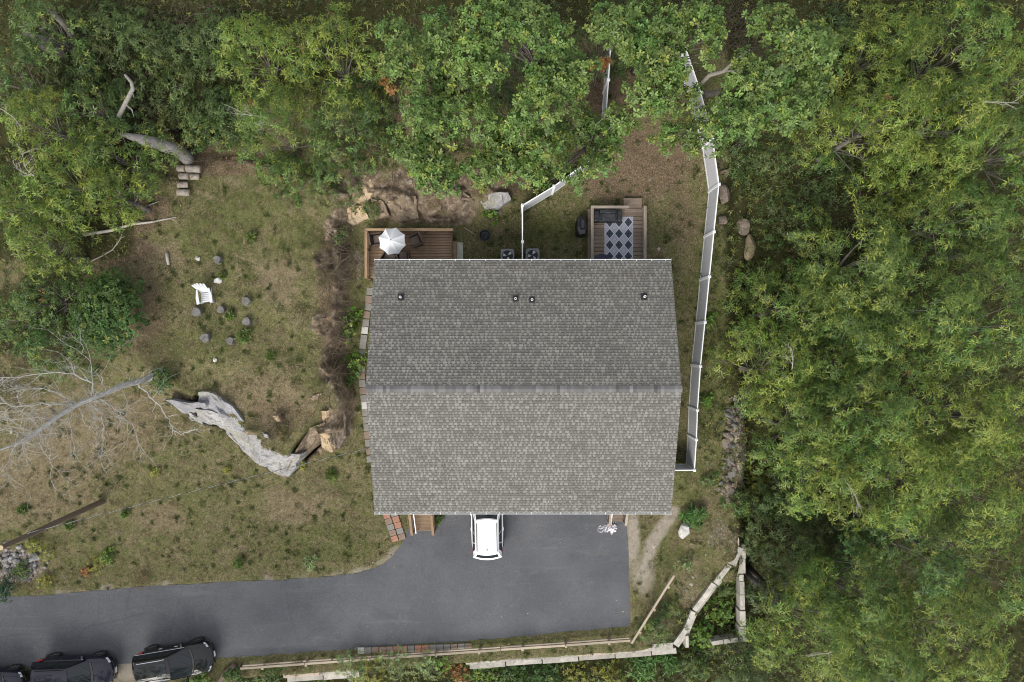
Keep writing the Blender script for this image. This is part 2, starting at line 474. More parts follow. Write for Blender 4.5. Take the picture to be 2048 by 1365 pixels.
fx = np.arange(-33.0, 33.01, 0.115); fy = np.arange(-23.0, 23.01, 0.115)
ox = np.geomspace(1, 130, 16)
gx = np.concatenate([-33 - ox[::-1], fx, 33 + ox]); gy = np.concatenate([-23 - ox[::-1], fy, 23 + ox])
GX, GY = np.meshgrid(gx, gy)
Z, XP, YP, ROCK, SP, SD, JAG, WOB, RD = terrain(GX, GY, True)
V = np.stack([GX, GY, Z], -1).reshape(-1, 3)
ny, nx = GX.shape
I = np.arange(nx * ny).reshape(ny, nx)
F = np.stack([I[:-1, :-1], I[:-1, 1:], I[1:, 1:], I[1:, :-1]], -1).reshape(-1, 4)

GXL, GYL = list(gx), list(gy)
import bisect
def tz(x, y):
    """height of the ground mesh at one spot"""
    j = min(max(bisect.bisect(GXL, x) - 1, 0), nx - 2); i = min(max(bisect.bisect(GYL, y) - 1, 0), ny - 2)
    u, v = (x - GXL[j]) / (GXL[j + 1] - GXL[j]), (y - GYL[i]) / (GYL[i + 1] - GYL[i])
    u, v = min(max(u, 0), 1), min(max(v, 0), 1)
    return float((Z[i, j] * (1 - u) + Z[i, j + 1] * u) * (1 - v) + (Z[i + 1, j] * (1 - u) + Z[i + 1, j + 1] * u) * v)

def blob(px, py, rx, ry=None, j=0.5):
    return 1 - sstep(0.35, 1.0, np.hypot((XP - px) / rx, (YP - py) / (ry or rx)) + JAG / 60 * j)
def mx(*a):
    r = a[0]
    for q in a[1:]: r = np.maximum(r, q)
    return r
green = 0.5 + 0 * XP
green = mx(green, 0.95 * blob(500, 420, 130, 70), 0.8 * blob(430, 480, 130, 80), 0.75 * blob(590, 480, 90, 90), 0.62 * blob(440, 680, 200, 110), 0.95 * blob(1105, 465, 85, 75),
           0.95 * blob(1425, 680, 70, 400), 0.8 * blob(1375, 960, 60, 90), 0.9 * blob(1330, 1110, 30, 60), 0.75 * blob(720, 680, 70, 230), 0.6 * blob(380, 1000, 230, 90), 0.65 * blob(640, 1090, 200, 70),
           0.8 * blob(900, 1290, 500, 28), 0.6 * blob(980, 480, 90, 50), 0.6 * blob(1250, 560, 200, 60))
for b in ((270, 610, 75, 120), (330, 520, 60, 60), (560, 560, 60, 60), (520, 790, 130, 60), (170, 860, 240, 110), (80, 960, 190, 120), (590, 1010, 90, 50), (330, 1030, 70, 40)):
    green = green * (1 - 0.75 * blob(*b))
dirt = mx(blob(1260, 330, 190, 110), blob(1200, 170, 150, 110), blob(830, 200, 120, 120), blob(450, 320, 150, 50), blob(290, 430, 90, 60), blob(220, 500, 150, 60), blob(300, 620, 55, 120) * 0.55, blob(980, 360, 120, 60),
          blob(1365, 430, 50, 120) * 0.6, blob(1350, 800, 30, 180) * 0.4, blob(665, 600, 45, 240) * 0.7, blob(800, 400, 190, 60), blob(560, 830, 120, 60) * 0.6)
sand = mx(blob(1266, 1075, 20, 90) * .9, (1 - sstep(7, 20, dist_line(XP, YP, [(1345, 1024), (1306, 1088), (1284, 1150)]) + JAG * .3)) * .9, blob(1285, 1150, 36, 60) * 0.7, blob(250, 1340, 60, 40), blob(340, 1385, 200, 30), sstep(11, 2, np.abs(SD - 4) + JAG * 0.5) * 0.6 * (YP < 1240) * sstep(.38, .6, fbm(GX * .8, GY * .8, 17)), blob(1255, 1000, 60, 40) * 0.6)
gravel = mx(blob(30, 1130, 80, 50), blob(1385, 1180, 70, 100) * 0.35, blob(1440, 1070, 60, 60) * 0.4, blob(715, 530, 22, 80) * 0.45, blob(1470, 880, 26, 130), blob(470, 1305, 60, 14))
forest = mx(sstep(1428, 1480, XP + JAG * 0.6), sstep(230, 120, YP) * sstep(1010, 900, XP), sstep(310, 240, XP - 120 * (YP < 300)) * sstep(560, 480, YP), sstep(110, 40, YP), blob(60, 640, 190, 140) * 0.7,
            sstep(0, 14, YP - (1352 - (XP - 560) * 0.068)) * (XP > 470), blob(1420, 1270, 110, 110) * 0.8, sstep(-60, -200, XP), sstep(1400, 1500, YP))
forest = np.clip(forest, 0, 1) * (1 - 0.85 * blob(1250, 200, 180, 140))
ground_me = mesh_np("ground", V, F, None, None, True)
for nm, arr in (("mask_a", (green, dirt, ROCK)), ("mask_b", (sand, gravel, forest))):
    a = ground_me.attributes.new(nm, 'FLOAT_COLOR', 'POINT')
    b = np.ones((V.shape[0], 4), np.float32)
    for i in range(3): b[:, i] = arr[i].ravel()
    a.data.foreach_set("color", b.ravel())

t = NT("mixed_ground").geo()
def sep(o):
    q = t.n.new("ShaderNodeSeparateColor"); t.l.new(o, q.inputs[0]); return q.outputs
a, b = sep(t.attr("mask_a")), sep(t.attr("mask_b"))
blot = t.noise(1.1, 9, 0.72)
blot2 = t.noise(4.2, 7, 0.75, dist=0.6)
fine = t.noise(15, 5, 0.8)
strand = t.noise(1.0, 3, 0.7, t.scale((9, 34, 9)), 1.5)
strand2 = t.noise(1.0, 3, 0.7, t.scale((32, 10, 9)), 1.5)
grit = t.math('MULTIPLY', t.math('ADD', t.math('ADD', strand, strand2), fine), 0.3333)
straw = t.ramp(grit, [(0.41, (0.055, 0.043, 0.024)), (0.5, (0.152, 0.124, 0.074)), (0.59, (0.31, 0.25, 0.165))])
grass = t.ramp(grit, [(0.41, (0.030, 0.038, 0.012)), (0.5, (0.092, 0.098, 0.037)), (0.60, (0.195, 0.188, 0.083))])
dirtc = t.ramp(grit, [(0.41, (0.038, 0.026, 0.016)), (0.5, (0.120, 0.090, 0.058)), (0.60, (0.27, 0.205, 0.14))])
rockc = t.ramp(t.noise(3.2, 9, 0.75, dist=0.5), [(0.33, (0.070, 0.055, 0.040)), (0.46, (0.145, 0.112, 0.080)), (0.57, (0.235, 0.185, 0.135)), (0.70, (0.42, 0.36, 0.29))])
sandc = t.ramp(t.noise(40, 4, 0.8), [(0.35, (0.17, 0.145, 0.115)), (0.5, (0.28, 0.245, 0.20)), (0.65, (0.42, 0.38, 0.33))])
gravc = t.ramp(t.vor(17, "Color"), [(0.2, (0.10, 0.08, 0.065)), (0.5, (0.23, 0.19, 0.16)), (0.8, (0.42, 0.37, 0.33))])
forc = t.ramp(grit, [(0.36, (0.012, 0.013, 0.005)), (0.52, (0.042, 0.042, 0.016)), (0.66, (0.10, 0.09, 0.038))])
gm = t.math('ADD', t.math('ADD', t.math('MULTIPLY', a[0], 0.7), 0.15), t.math('ADD', t.math('MULTIPLY', t.math('SUBTRACT', blot, 0.5), 1.15), t.math('ADD', t.math('MULTIPLY', t.math('SUBTRACT', blot2, 0.5), 1.5), t.math('MULTIPLY', t.math('SUBTRACT', t.noise(13, 5, 0.75), 0.5), 1.6))))
c = t.mix(t.ramp(gm, [(0.28, 0), (0.60, 1)]), straw, grass)
def over(c, mask, col, lo=0.38, hi=0.62, n1=blot2, k=1.0):
    f = t.math('ADD', mask, t.math('MULTIPLY', t.math('SUBTRACT', n1, 0.5), k))
    return t.mix(t.ramp(f, [(lo, 0), (hi, 1)]), c, col)
c = over(c, a[1], dirtc, 0.35, 0.75)
c = over(c, b[2], forc, 0.3, 0.6)
c = over(c, b[0], sandc, 0.15, 1.0, blot2, 1.7)
c = over(c, b[1], gravc, 0.35, 0.6)
c = over(c, a[2], rockc, 0.42, 0.80, blot2, 1.5)
t.bump(t.math('ADD', t.noise(9, 8, 0.8), grit), 0.9, 0.06)
ground_me.materials.append(t.out(c, 0.95, 0.1))
ground = bpy.data.objects.new("ground", ground_me); C.objects.link(ground)
tag(ground, "patchy dry lawn, bare dirt and woodland floor around the house", "ground", kind="structure")

# ------------------------------------------------------------------ driveway
t = NT("worn_asphalt").geo()
f = t.noise(0.35, 6, 0.6)
c = t.mix(t.ramp(f, [(0.35, 0), (0.65, 1)]), (0.070, 0.073, 0.081), (0.094, 0.097, 0.105))
c = t.mix(1.0, c, t.ramp(t.noise(15, 4, 0.9), [(0.30, 0.55), (0.5, 1.0), (0.72, 1.6)]), 'MULTIPLY')
c = t.mix(1.0, c, t.ramp(t.noise(7, 5, 0.8), [(0.3, 0.85), (0.7, 1.15)]), 'MULTIPLY')
streak = t.noise(1.0, 6, 0.75, t.scale((0.16, 1.6, 1)), 0.6)
c = t.mix(t.ramp(streak, [(0.56, 0), (0.72, 0.35)]), c, (0.17, 0.167, 0.162))
spots = t.noise(1.3, 4, 0.6)
c = t.mix(t.ramp(spots, [(0.60, 0), (0.72, 0.5)]), c, (0.055, 0.056, 0.06))
c = t.mix(t.ramp(t.noise(0.9, 6, 0.75, dist=1.0), [(0.58, 0), (0.72, 0.4)]), c, (0.15, 0.148, 0.144))
c = t.mix(t.ramp(t.vor(2.4), [(0.0, 0.9), (0.03, 0.9), (0.045, 0)]), c, (0.35, 0.31, 0.26))
cr = t.vor(0.22, feat='DISTANCE_TO_EDGE', vec=t.mix(0.25, t.co, t.n.new("ShaderNodeTexNoise").outputs["Color"]))
c = t.mix(t.ramp(cr, [(0.0, 0.28), (0.004, 0)]), c, (0.04, 0.04, 0.042))
t.bump(t.noise(60, 3, 0.8), 0.5, 0.01)
M_asphalt = t.out(c, 0.9, 0.25)
dr = MB()
poly = []
for i, (px, py) in enumerate(DRIVE):
    qx, qy = DRIVE[(i + 1) % len(DRIVE)]
    n = max(1, int(math.hypot(qx - px, qy - py) / 12))
    for k in range(n):
        x = px + (qx - px) * k / n; y = py + (qy - py) * k / n
        jx = 0 if (px, qx) == (822, 822) or 945 in (py, qy) else 3.2
        w = P(x + (random.random() - .5) * jx, y + (random.random() - .5) * jx, 0)
        poly.append((w.x, w.y))
bm = bmesh.new()
fce = bm.faces.new([bm.verts.new((x, y, 0.0)) for x, y in poly])
ex = bmesh.ops.extrude_face_region(bm, geom=[fce])
for v in [e for e in ex["geom"] if isinstance(e, bmesh.types.BMVert)]: v.co.z = -0.14
bmesh.ops.recalc_face_normals(bm, faces=bm.faces)
bmesh.ops.triangulate(bm, faces=[q for q in bm.faces if len(q.verts) > 4])
me = bpy.data.meshes.new("driveway"); bm.to_mesh(me); bm.free()
me.materials.append(M_asphalt)
drive = bpy.data.objects.new("driveway", me); C.objects.link(drive)
tag(drive, "grey asphalt driveway running from the left and widening before the house", "driveway", kind="structure")

# ------------------------------------------------------------------ the house
XL, XR = -6.95, 8.05                   # roof ends
YR, YF, YT = -2.28, -8.66, 4.04        # ridge, front eave, rear eave
ZE, ZR = 5.5, 7.63
house = empty("house", (0.55, -2.2, 0), "wide house under one grey-brown shingled gable roof with white gutters", "house")
WX0, WX1, WY0, WY1 = -6.6, 7.7, -7.5, 3.6
wl_ = MB()
wl_.box(((WX0 + WX1) / 2, WY0 + .1, 2.7), (WX1 - WX0, 0.2, 5.6))
wl_.box(((WX0 + WX1) / 2, WY1 - .1, 2.7), (WX1 - WX0, 0.2, 5.6))
def gable_zt(y): return ZE + (ZR - ZE) * (1 - abs(y - YR) / (6.35)) - 0.12
for xx in (WX0, WX1 - .2):
    ys = [WY0 + .2, YR, WY1 - .2]
    poly = [(WY0 + .2, -0.1), (WY1 - .2, -0.1), (WY1 - .2, gable_zt(WY1 - .2)), (YR, gable_zt(YR)), (WY0 + .2, gable_zt(WY0 + .2))]
    vs = [(xx, y, z) for y, z in poly] + [(xx + .2, y, z) for y, z in poly]
    wl_.add(vs, [(0, 1, 2, 3, 4), (9, 8, 7, 6, 5)] + [(i, (i + 1) % 5, 5 + (i + 1) % 5, 5 + i) for i in range(5)])
wall = wl_.build("wall", M_siding, house)
def window(cx, cy, cz, w, h, ax):
    f = MB(); g = MB()
    sx = (w, 0.12) if ax == 'x' else (0.12, w)
    for dz in (-h / 2, h / 2): f.box((cx, cy, cz + dz), (sx[0] + .08, sx[1] + .02, 0.08) if ax == 'x' else (sx[0] + .02, sx[1] + .08, 0.08))
    f.box((cx, cy, cz), (sx[0] * .98, 0.1, 0.05) if ax == 'x' else (0.1, sx[1] * .98, 0.05))
    for d in (-w / 2, w / 2): f.box((cx + (d if ax == 'x' else 0), cy + (0 if ax == 'x' else d), cz), (0.08, 0.13, h - .08) if ax == 'x' else (0.13, 0.08, h - .08))
    fr = f.build("window", M_white, house)
    g.box((cx, cy, cz), (w - .06, 0.06, h - .06) if ax == 'x' else (0.06, w - .06, h - .06))
    g.build("pane", M_glass, fr)
for cx in (-5.2, -1.2, 2.3, 6.3): window(cx, WY0 - .02, 4.2, 1.1, 1.3, 'x')
for cx in (-4.9, -0.6, 1.9, 5.9): window(cx, WY1 + .02, 4.1, 1.2, 1.1, 'x')
for yy in (-5.2, -0.6): 
    window(WX0 - .02, yy, 4.2, 0.9, 1.3, 'y'); window(WX1 + .02, yy, 4.2, 0.9, 1.3, 'y')
for cx in (-1.46, 2.6):
    d = MB()
    for k in range(4): d.box((cx, WY0 - .03, 0.3 + k * 0.56), (2.5, 0.06, 0.54))
    d.build("garage_door", M_white, house)
for cx in (-4.9, 6.0):
    d = MB(); d.box((cx, WY0 - .03, 1.75), (0.95, 0.06, 2.05)); dd = d.build("door", M_navy, house)
    k = MB(); k.lathe([(0.03, 0), (0.035, 0.03), (0.0, 0.06)], 8, (cx + .36, WY0 - .1, 1.7)); k.build("handle", M_chrome, dd)
roof = MB()
slope = [((XL, YF, ZE), (XR, YF, ZE), (XR, YR, ZR), (XL, YR, ZR)), ((XR, YT, ZE), (XL, YT, ZE), (XL, YR, ZR), (XR, YR, ZR))]
for q in slope:
    vs = [Vector(v) for v in q] + [Vector(v) - Vector((0, 0, 0.14)) for v in q]
    roof.add([tuple(v) for v in vs], [(0, 1, 2, 3), (7, 6, 5, 4), (4, 5, 1, 0), (5, 6, 2, 1), (7, 4, 0, 3)])
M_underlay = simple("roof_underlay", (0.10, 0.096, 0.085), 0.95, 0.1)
roofo = roof.build("roof", M_underlay, house)
M_shingle = attrmat("asphalt_shingle", 0.95, 0.07, 0.6, 0.15, 0.5)
# each course is laid as separate strips one metre wide: a base layer plus thicker tabs
EXPO = 0.1432
def shingle_unit(mb, side, course, u0, u1, nrm, up, origin, lat):
    def pt(u, v, h): return origin + lat * u + up * v + nrm * h
    v0 = course * EXPO; v1 = v0 + EXPO + 0.035
    k = random.gauss(1, 0.045); k2 = k * (1.0 if random.random() < .6 else .9)
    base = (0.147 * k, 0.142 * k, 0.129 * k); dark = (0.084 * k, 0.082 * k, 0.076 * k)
    vm = v0 + EXPO * 0.46
    t0, t1 = 0.010, 0.003
    u0 += 0.002; u1 -= 0.002
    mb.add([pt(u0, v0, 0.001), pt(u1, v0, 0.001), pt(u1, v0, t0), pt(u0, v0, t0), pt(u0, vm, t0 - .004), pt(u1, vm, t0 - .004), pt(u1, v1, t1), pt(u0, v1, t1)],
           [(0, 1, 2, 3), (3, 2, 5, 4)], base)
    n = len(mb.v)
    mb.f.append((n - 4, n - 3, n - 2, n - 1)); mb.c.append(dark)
    u = u0 + random.uniform(0, 0.1)
    while u < u1 - 0.05:
        w = min(random.choice((0.07, 0.09, 0.12, 0.15, 0.19)), u1 - u)
        g = random.choice((.70, .76, .88, 1, 1, 1.02)) * k2
        c = (0.190 * g, 0.184 * g, 0.167 * g); h = 0.019
        tp = 0.010 * random.uniform(.2, 1)
        a = [pt(u, v0 - .002, 0.001), pt(u + w, v0 - .002, 0.001), pt(u + w, v0 - .002, h), pt(u, v0 - .002, h),
             pt(u + w - tp, v1, t1 + .009), pt(u + tp, v1, t1 + .009), pt(u + tp, v1, .001), pt(u + w - tp, v1, .001)]
        vq = v0 + EXPO * random.uniform(.70, .80)
        a += [pt(u + w - tp * .7, vq, h - .004), pt(u + tp * .7, vq, h - .004)]
        mb.add(a, [(0, 1, 2, 3), (3, 2, 8, 9), (1, 7, 4, 8, 2), (0, 3, 9, 5, 6)], c)
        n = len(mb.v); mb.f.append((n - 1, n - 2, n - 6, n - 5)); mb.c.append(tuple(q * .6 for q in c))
        u += w + random.choice((0.06, 0.08, 0.11, 0.14))
NC = 46
rl = math.hypot(YR - YF, ZR - ZE)
far = MB()
for side in (0, 1):
    if side == 0:
        origin, lat = Vector((XL, YF, ZE)), Vector((1, 0, 0)); up = Vector((0, YR - YF, ZR - ZE)).normalized(); L = rl
    else:
        origin, lat = Vector((XR, YT, ZE)), Vector((-1, 0, 0)); up = Vector((0, YR - YT, ZR - ZE)).normalized(); L = math.hypot(YT - YR, ZR - ZE)
    nrm = lat.cross(up).normalized()
    n = int(L / EXPO)
    for k in range(n):
        off = (k * 0.37) % 1.0
        cuts = [0] + [x for x in np.arange(off if off > .15 else off + 1, 15.0, 1.0)] + [15.0]
        if cuts[-1] - cuts[-2] < .12: cuts.pop(-2)
        near = k >= n - 9
        for u0, u1 in zip(cuts, cuts[1:]):
            mb = MB() if near else far
            shingle_unit(mb, side, k, float(u0), float(u1), nrm, up, origin, lat)
            if near: mb.build("shingle", M_shingle, roofo, colors=True)
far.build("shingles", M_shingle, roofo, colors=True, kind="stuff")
# ridge caps
for k in range(91):
    x0 = XL + k * 15.0 / 91; x1 = x0 + 15.0 / 91 + 0.03
    g = random.gauss(0.122, 0.022)
    col = (g * 1.0, g * .985, g * .98)
    m = MB()
    prof = [(-0.165, -0.052), (-0.02, 0.001), (0.02, 0.001), (0.165, -0.052)]
    h0, h1 = 0.026, 0.034
    rows = [[(x, YR + y, ZR + z + h) for y, z in prof] for x, h in ((x0, h1), (x1, h0))]
    m.grid(rows[::-1]); n0 = len(m.v)
    m.add([(x0, YR + y, ZR + z + h1) for y, z in prof] + [(x0, YR + y, ZR + z - .01) for y, z in prof], [(0, 1, 5, 4), (1, 2, 6, 5), (2, 3, 7, 6)])
    m.c = [col] * len(m.f)
    m.build("ridge_cap", M_shingle, roofo, colors=True)
# rake edges and gutters
for x in (XL + .03, XR - .03):
    for y in (YF, YT): MB().bar((x, y, ZE - .24), (x, YR, ZR - .24), 0.035, 0.17).build("rake_trim", M_white, house)
for y, s in ((YF, -1), (YT, 1)):
    g = MB()
    prof = [(0.0, 0.0), (0.0, -0.11), (0.075, -0.11), (0.092, -0.03), (0.092, 0.0), (0.072, 0.0), (0.072, -0.03), (0.06, -0.095), (0.012, -0.095), (0.012, 0.0)]
    rows = [[(x, y + s * (q + .006), ZE - .015 + z) for q, z in prof + prof[:1]] for x in (XL, XR)]
    g.grid(rows)
    for x in (XL, XR): g.box((x, y + s * .06, ZE - .07), (0.01, 0.12, 0.11))
    go = g.build("gutter", M_white, house)
    MB().box(((XL + XR) / 2, y + s * .047, ZE - .07), (XR - XL - .03, .056, .01)).build("gutter_shade_strip", M_underlay, go)  # dark strip laid in the white trough, painted in place of its inner shade
    b0 = MB().box((0, 0, 0), (0.028, 0.10, 0.012)).mesh("gutter_bracket", M_white)
    n = 20
    for k in range(n):
        piece("bracket", b0, go, Vector((XL + 0.28 + k * 14.45 / (n - 1) + random.uniform(-.05, .05), y + s * .052, ZE - .005)) - worigin(go))
    for x in (XL + .35, XR - .35):
        dp = MB().tube([(x, y + s * .06, ZE - .12), (x, (WY0 if s < 0 else WY1) + s * .06, ZE - .75), (x, (WY0 if s < 0 else WY1) + s * .06, .3 if s < 0 else 2.2)], 0.04, 8)
        dp.build("downspout", M_white, house)
# vents on the rear slope
nr = Vector((0, (ZR - ZE), (YT - YR))).normalized()
for px, py, kind in ((802, 595, 0), (1031, 598, 1), (1064, 600, 1), (1288, 594, 0)):
    z = 6.1
    for _ in range(6):
        p = P(px, py, z); z = ZE + (ZR - ZE) * (YT - p.y) / (YT - YR)
    p = P(px, py, z)
    v = empty("vent_pipe", p - house.location); v.parent = house
    s_ = 0.14 if kind else 0.16
    fl = MB()
    q = Vector((0, YT - YR, -(ZR - ZE))).normalized()
    for a, b_ in (((-s_, -s_ * 1.15), 0), ):
        c = [p + Vector((i * s_, 0, 0)) + q * j * s_ * 1.15 for i, j in ((-1, -1), (1, -1), (1, 1), (-1, 1))]
        fl.add([tuple(w + nr * .026) for w in c] + [tuple(w + nr * .034) for w in c], [(4, 7, 6, 5), (0, 1, 5, 4), (1, 2, 6, 5), (2, 3, 7, 6), (3, 0, 4, 7)])
    fl.lathe([(0.11, 0.02), (0.085, 0.07), (0.075, 0.09)], 14, tuple(p))
    fl.build("flashing", M_blackplastic, v)
    pp = MB(); h = 0.20 if kind else 0.30
    r0 = 0.058
    n = 14; ring = []
    for r, zz in ((r0, 0.0), (r0, h), (r0 - .02, h), (r0 - .02, 0.06)):
        ring.append([(p.x + r * math.cos(2 * math.pi * k / n), p.y + r * math.sin(2 * math.pi * k / n), p.z + zz) for k in range(n + 1)])
    pp.grid(ring)
    pp.build("pipe", M_white, v)
    MB().lathe([(r0 - .021, 0.05), (r0 - .021, 0.06)], 12, tuple(p)).build("pipe_mouth", M_blackplastic, v)

# ------------------------------------------------------------------ decks
def boards_x(root, name, x0, x1, y0, y1, z, pitch, mat, th=0.03, gap=0.02):
    n = int(round((y1 - y0) / pitch)); w = (y1 - y0) / n
    me = MB().box((0, 0, 0), (x1 - x0, w - gap, th)).mesh(name, mat)
    for k in range(n):
        piece(name, me, root, Vector(((x0 + x1) / 2 + random.uniform(-.006, .006), y0 + (k + .5) * w, z - th / 2 + random.uniform(-.002, .002))) - worigin(root))

# brown deck with its pine rail
DZ = 2.62
a, b = P(732, 460, 3.4), P(903, 460, 3.4)
dx0, dx1, dy1 = a.x, P(903, 460, DZ).x, a.y
dy0 = 3.6
deck = empty("wooden_deck", ((dx0 + dx1) / 2, (dy0 + dy1) / 2, 2.2), "brown stained deck with tan pine rail under the white umbrella", "deck")
boards_x(deck, "deck_board", dx0 + .02, dx1, 3.62, dy1, DZ, 0.147, M_deckbrown)
x_w = -6.62
me = None
boards_x(deck, "deck_board", dx0 + .02, x_w, P(0, 557, DZ).y, 3.60, DZ, 0.147, M_deckbrown)
m = MB(); m.box(((dx0 + dx1) / 2, dy1 + .02, DZ - .17), (dx1 - dx0, .04, .26)); m.box((dx1 + .02, (3.62 + dy1) / 2, DZ - .17), (.04, dy1 - 3.66, .26))
m.box((dx0 - .02, (P(0, 557, DZ).y + dy1) / 2, DZ - .17), (.04, dy1 - P(0, 557, DZ).y, .26))
m.build("fascia", M_deckbrown, deck)
ylow = P(0, 557, 3.4).y
m = MB(); m.box(((dx0 + dx1) / 2 + .07, dy1 + .005, 3.4), (dx1 - dx0 + .14, .145, .04)); m.build("rail_cap", M_railtan, deck)
m = MB(); m.box((dx0 + .0, (ylow + dy1 - .07) / 2, 3.4), (.145, dy1 - .07 - ylow, .04)); m.build("rail_cap", M_railtany, deck)
pst = MB().box((0, 0, 0), (.09, .09, 1.15)).mesh("deck_post", M_railtan)
for q in [(dx0 + .0, ylow + .06), (dx0 + .0, dy1 - 1.0), (dx0, dy1), (dx0 + 1.55, dy1), (dx0 + 3.1, dy1), (dx1 - .06, dy1)]:
    piece("post", pst, deck, Vector((q[0], q[1], 2.8)) - worigin(deck))
m = MB()
for k in range(40):
    m.box((dx0 + .1 + k * (dx1 - dx0 - .1) / 40, dy1 + .045, 3.0), (.035, .035, .72))
for k in range(22):
    m.box((dx0 - .04, ylow + .1 + k * (dy1 - ylow - .1) / 22, 3.0), (.035, .035, .72))
m.build("balusters", M_railtan, deck, kind="stuff")
s0 = P(908, 500, 2.45)
m = MB(); m.box((s0.x, P(0, 500, 2.45).y - .1, 2.43), (.27, 1.15, .04)); m.box((s0.x, P(0, 500, 2.45).y - .1, 2.32), (.2, 1.1, .18)); m.build("step", M_deckbrown, deck)
s1 = PG(920, 500)
slab = MB(); slab.box((s1.x, s1.y - .05, s1.z + .05), (.36, 1.15, .14))
tag(slab.build("stone_slab", simple("mossy_slab", (.33, .34, .28), .9, .3, 3, .4), bevel=.015), "pale mossy stone slab laid beside the brown deck steps", "slab")

# grey deck on the right
EZ = 2.72
e0, e1 = P(1182, 0, EZ).x, P(1287, 0, EZ).x
ey1 = P(0, 414, 3.3).y
deck2 = empty("wooden_deck", ((e0 + e1) / 2, (3.62 + ey1) / 2, 2.2), "weathered grey-brown deck carrying a diamond rug", "deck")
boards_x(deck2, "deck_board", e0, e1, 3.62, ey1, EZ, 0.21, M_deckgrey)
m = MB(); m.box((e0 - .09, (3.7 + ey1) / 2, EZ - .1), (.16, ey1 - 3.7, .04)); m.box((e1 + .03, (3.7 + ey1) / 2, EZ - .17), (.04, ey1 - 3.7, .26)); m.box(((e0 + e1) / 2, ey1 + .02, EZ - .17), (e1 - e0, .04, .26))
m.build("fascia", M_deckgrey, deck2)
rx0, rx1 = P(1184.5, 0, 3.35).x, P(1290.5, 0, 3.35).x
ry = P(0, 414.5, 3.35).y; rxe = P(1255, 0, 3.35).x
def railing(parent, p0, p1, zt, zb, mat, n, wcap=.14):
    d = (Vector(p1) - Vector(p0)); along = abs(d.x) > abs(d.y)
    m = MB(); m.box(((p0[0] + p1[0]) / 2, (p0[1] + p1[1]) / 2, zt), (d.length + (wcap if along else 0), wcap, .04) if along else (wcap, d.length - wcap, .04))
    m.build("rail_cap", mat, parent)
    m = MB(); m.bar((p0[0], p0[1], zb + .1), (p1[0], p1[1], zb + .1), .04, .08); m.build("lower_rail", mat, parent)
    m = MB()
    for k in range(n):
        q = Vector(p0[:2]).lerp(Vector(p1[:2]), (k + .5) / n); m.box((q.x, q.y, (zt + zb) / 2), (.035, .035, zt - zb - .06))
    m.build("balusters", mat, parent, kind="stuff")
railing(deck2, (rx0, ry), (rxe, ry), 3.35, EZ, M_railgrey, 18)
railing(deck2, (rx0, 3.66), (rx0, ry), 3.35, EZ, M_railgreyy, 26)
railing(deck2, (rx1, 3.66), (rx1, P(0, 410, 3.35).y), 3.35, EZ, M_railgreyy, 26)
for q in [(rx0, ry), (rxe - .05, ry), (rx1, P(0, 413, 3.35).y), (rx1, 4.6)]:
    MB().box((q[0], q[1], 2.72), (.09, .09, 1.2)).build("post", M_railgrey, deck2)
sx0, sx1 = P(1248, 0, EZ).x, P(1284, 0, EZ).x
for k, (pyy, z) in enumerate(((425, EZ - .03), (411, EZ - .02), (402.5, EZ + .13))):
    y = P(0, pyy, z).y
    m = MB()
    for d in (-.075, .075): m.box(((sx0 + sx1) / 2 - .02 * k, y + d, z + .0), (sx1 - sx0, .14, .035))
    m.box(((sx0 + sx1) / 2 - .02 * k, y + .12, z - .10), (sx1 - sx0 - .04, .025, .16))
    m.build("stair_tread", M_deckgrey, deck2)

# rug
c0, c1 = P(1209, 522, EZ), P(1266, 434, EZ)
rug = MB()
rw, rh = c1.x - c0.x, c1.y - 3.75
y0r = 3.75
rug.add([(c0.x, y0r, EZ + .004), (c1.x, y0r, EZ + .004), (c1.x, c1.y, EZ + .004), (c0.x, c1.y, EZ + .004), (c0.x, y0r, EZ + .012), (c1.x, y0r, EZ + .012), (c1.x, c1.y, EZ + .012), (c0.x, c1.y, EZ + .012)],
        [(4, 5, 6, 7), (0, 1, 5, 4), (1, 2, 6, 5), (2, 3, 7, 6), (3, 0, 4, 7)], (.50, .51, .56))
dw = rw / 3.05; dh = 0.62
def dia(cx, cy, s, col, z):
    pts = [(cx - dw / 2 * s, cy), (cx, cy - dh / 2 * s), (cx + dw / 2 * s, cy), (cx, cy + dh / 2 * s)]
    # clipped to the rug's edge
    out = []
    def clip(poly, f):
        r = []
        for i in range(len(poly)):
            p, q = poly[i], poly[(i + 1) % len(poly)]
            a, b = f(p), f(q)
            if a >= 0: r.append(p)
            if (a >= 0) != (b >= 0):
                t_ = a / (a - b); r.append((p[0] + (q[0] - p[0]) * t_, p[1] + (q[1] - p[1]) * t_))
        return r
    for f in (lambda p: p[0] - c0.x - .02, lambda p: c1.x - .02 - p[0], lambda p: p[1] - y0r - .02, lambda p: c1.y - .02 - p[1]):
        pts = clip(pts, f)
        if len(pts) < 3: return
    rug.add([(x, y, z) for x, y in pts], [tuple(range(len(pts)))], col)
for r in range(-1, 8):
    for k in range(-1, 5):
        cy = c1.y - 0.30 - r * dh; cx = c0.x + rw * .18 + k * dw
        dia(cx, cy, .86, (.030, .042, .055), EZ + .0145)
        for s_, g in ((.80, (.055, .068, .085)), (.58, (.030, .042, .055)), (.5, (.06, .072, .088)), (.3, (.035, .045, .058))): dia(cx, cy, s_, g, EZ + .0145 + (1 - s_) * .005)
        cx2, cy2 = cx + dw / 2, cy - dh / 2
        for s_, g in ((.93, (.25, .25, .32)), (.72, (.44, .45, .49)), (.60, (.24, .24, .31)), (.40, (.43, .44, .47)), (.26, (.29, .28, .36)), (.12, (.45, .45, .36))): dia(cx2, cy2, s_, g, EZ + .0145 + (1 - s_) * .005)
M_rug = attrmat("woven_rug", .95, .12, 60, .1, .3)
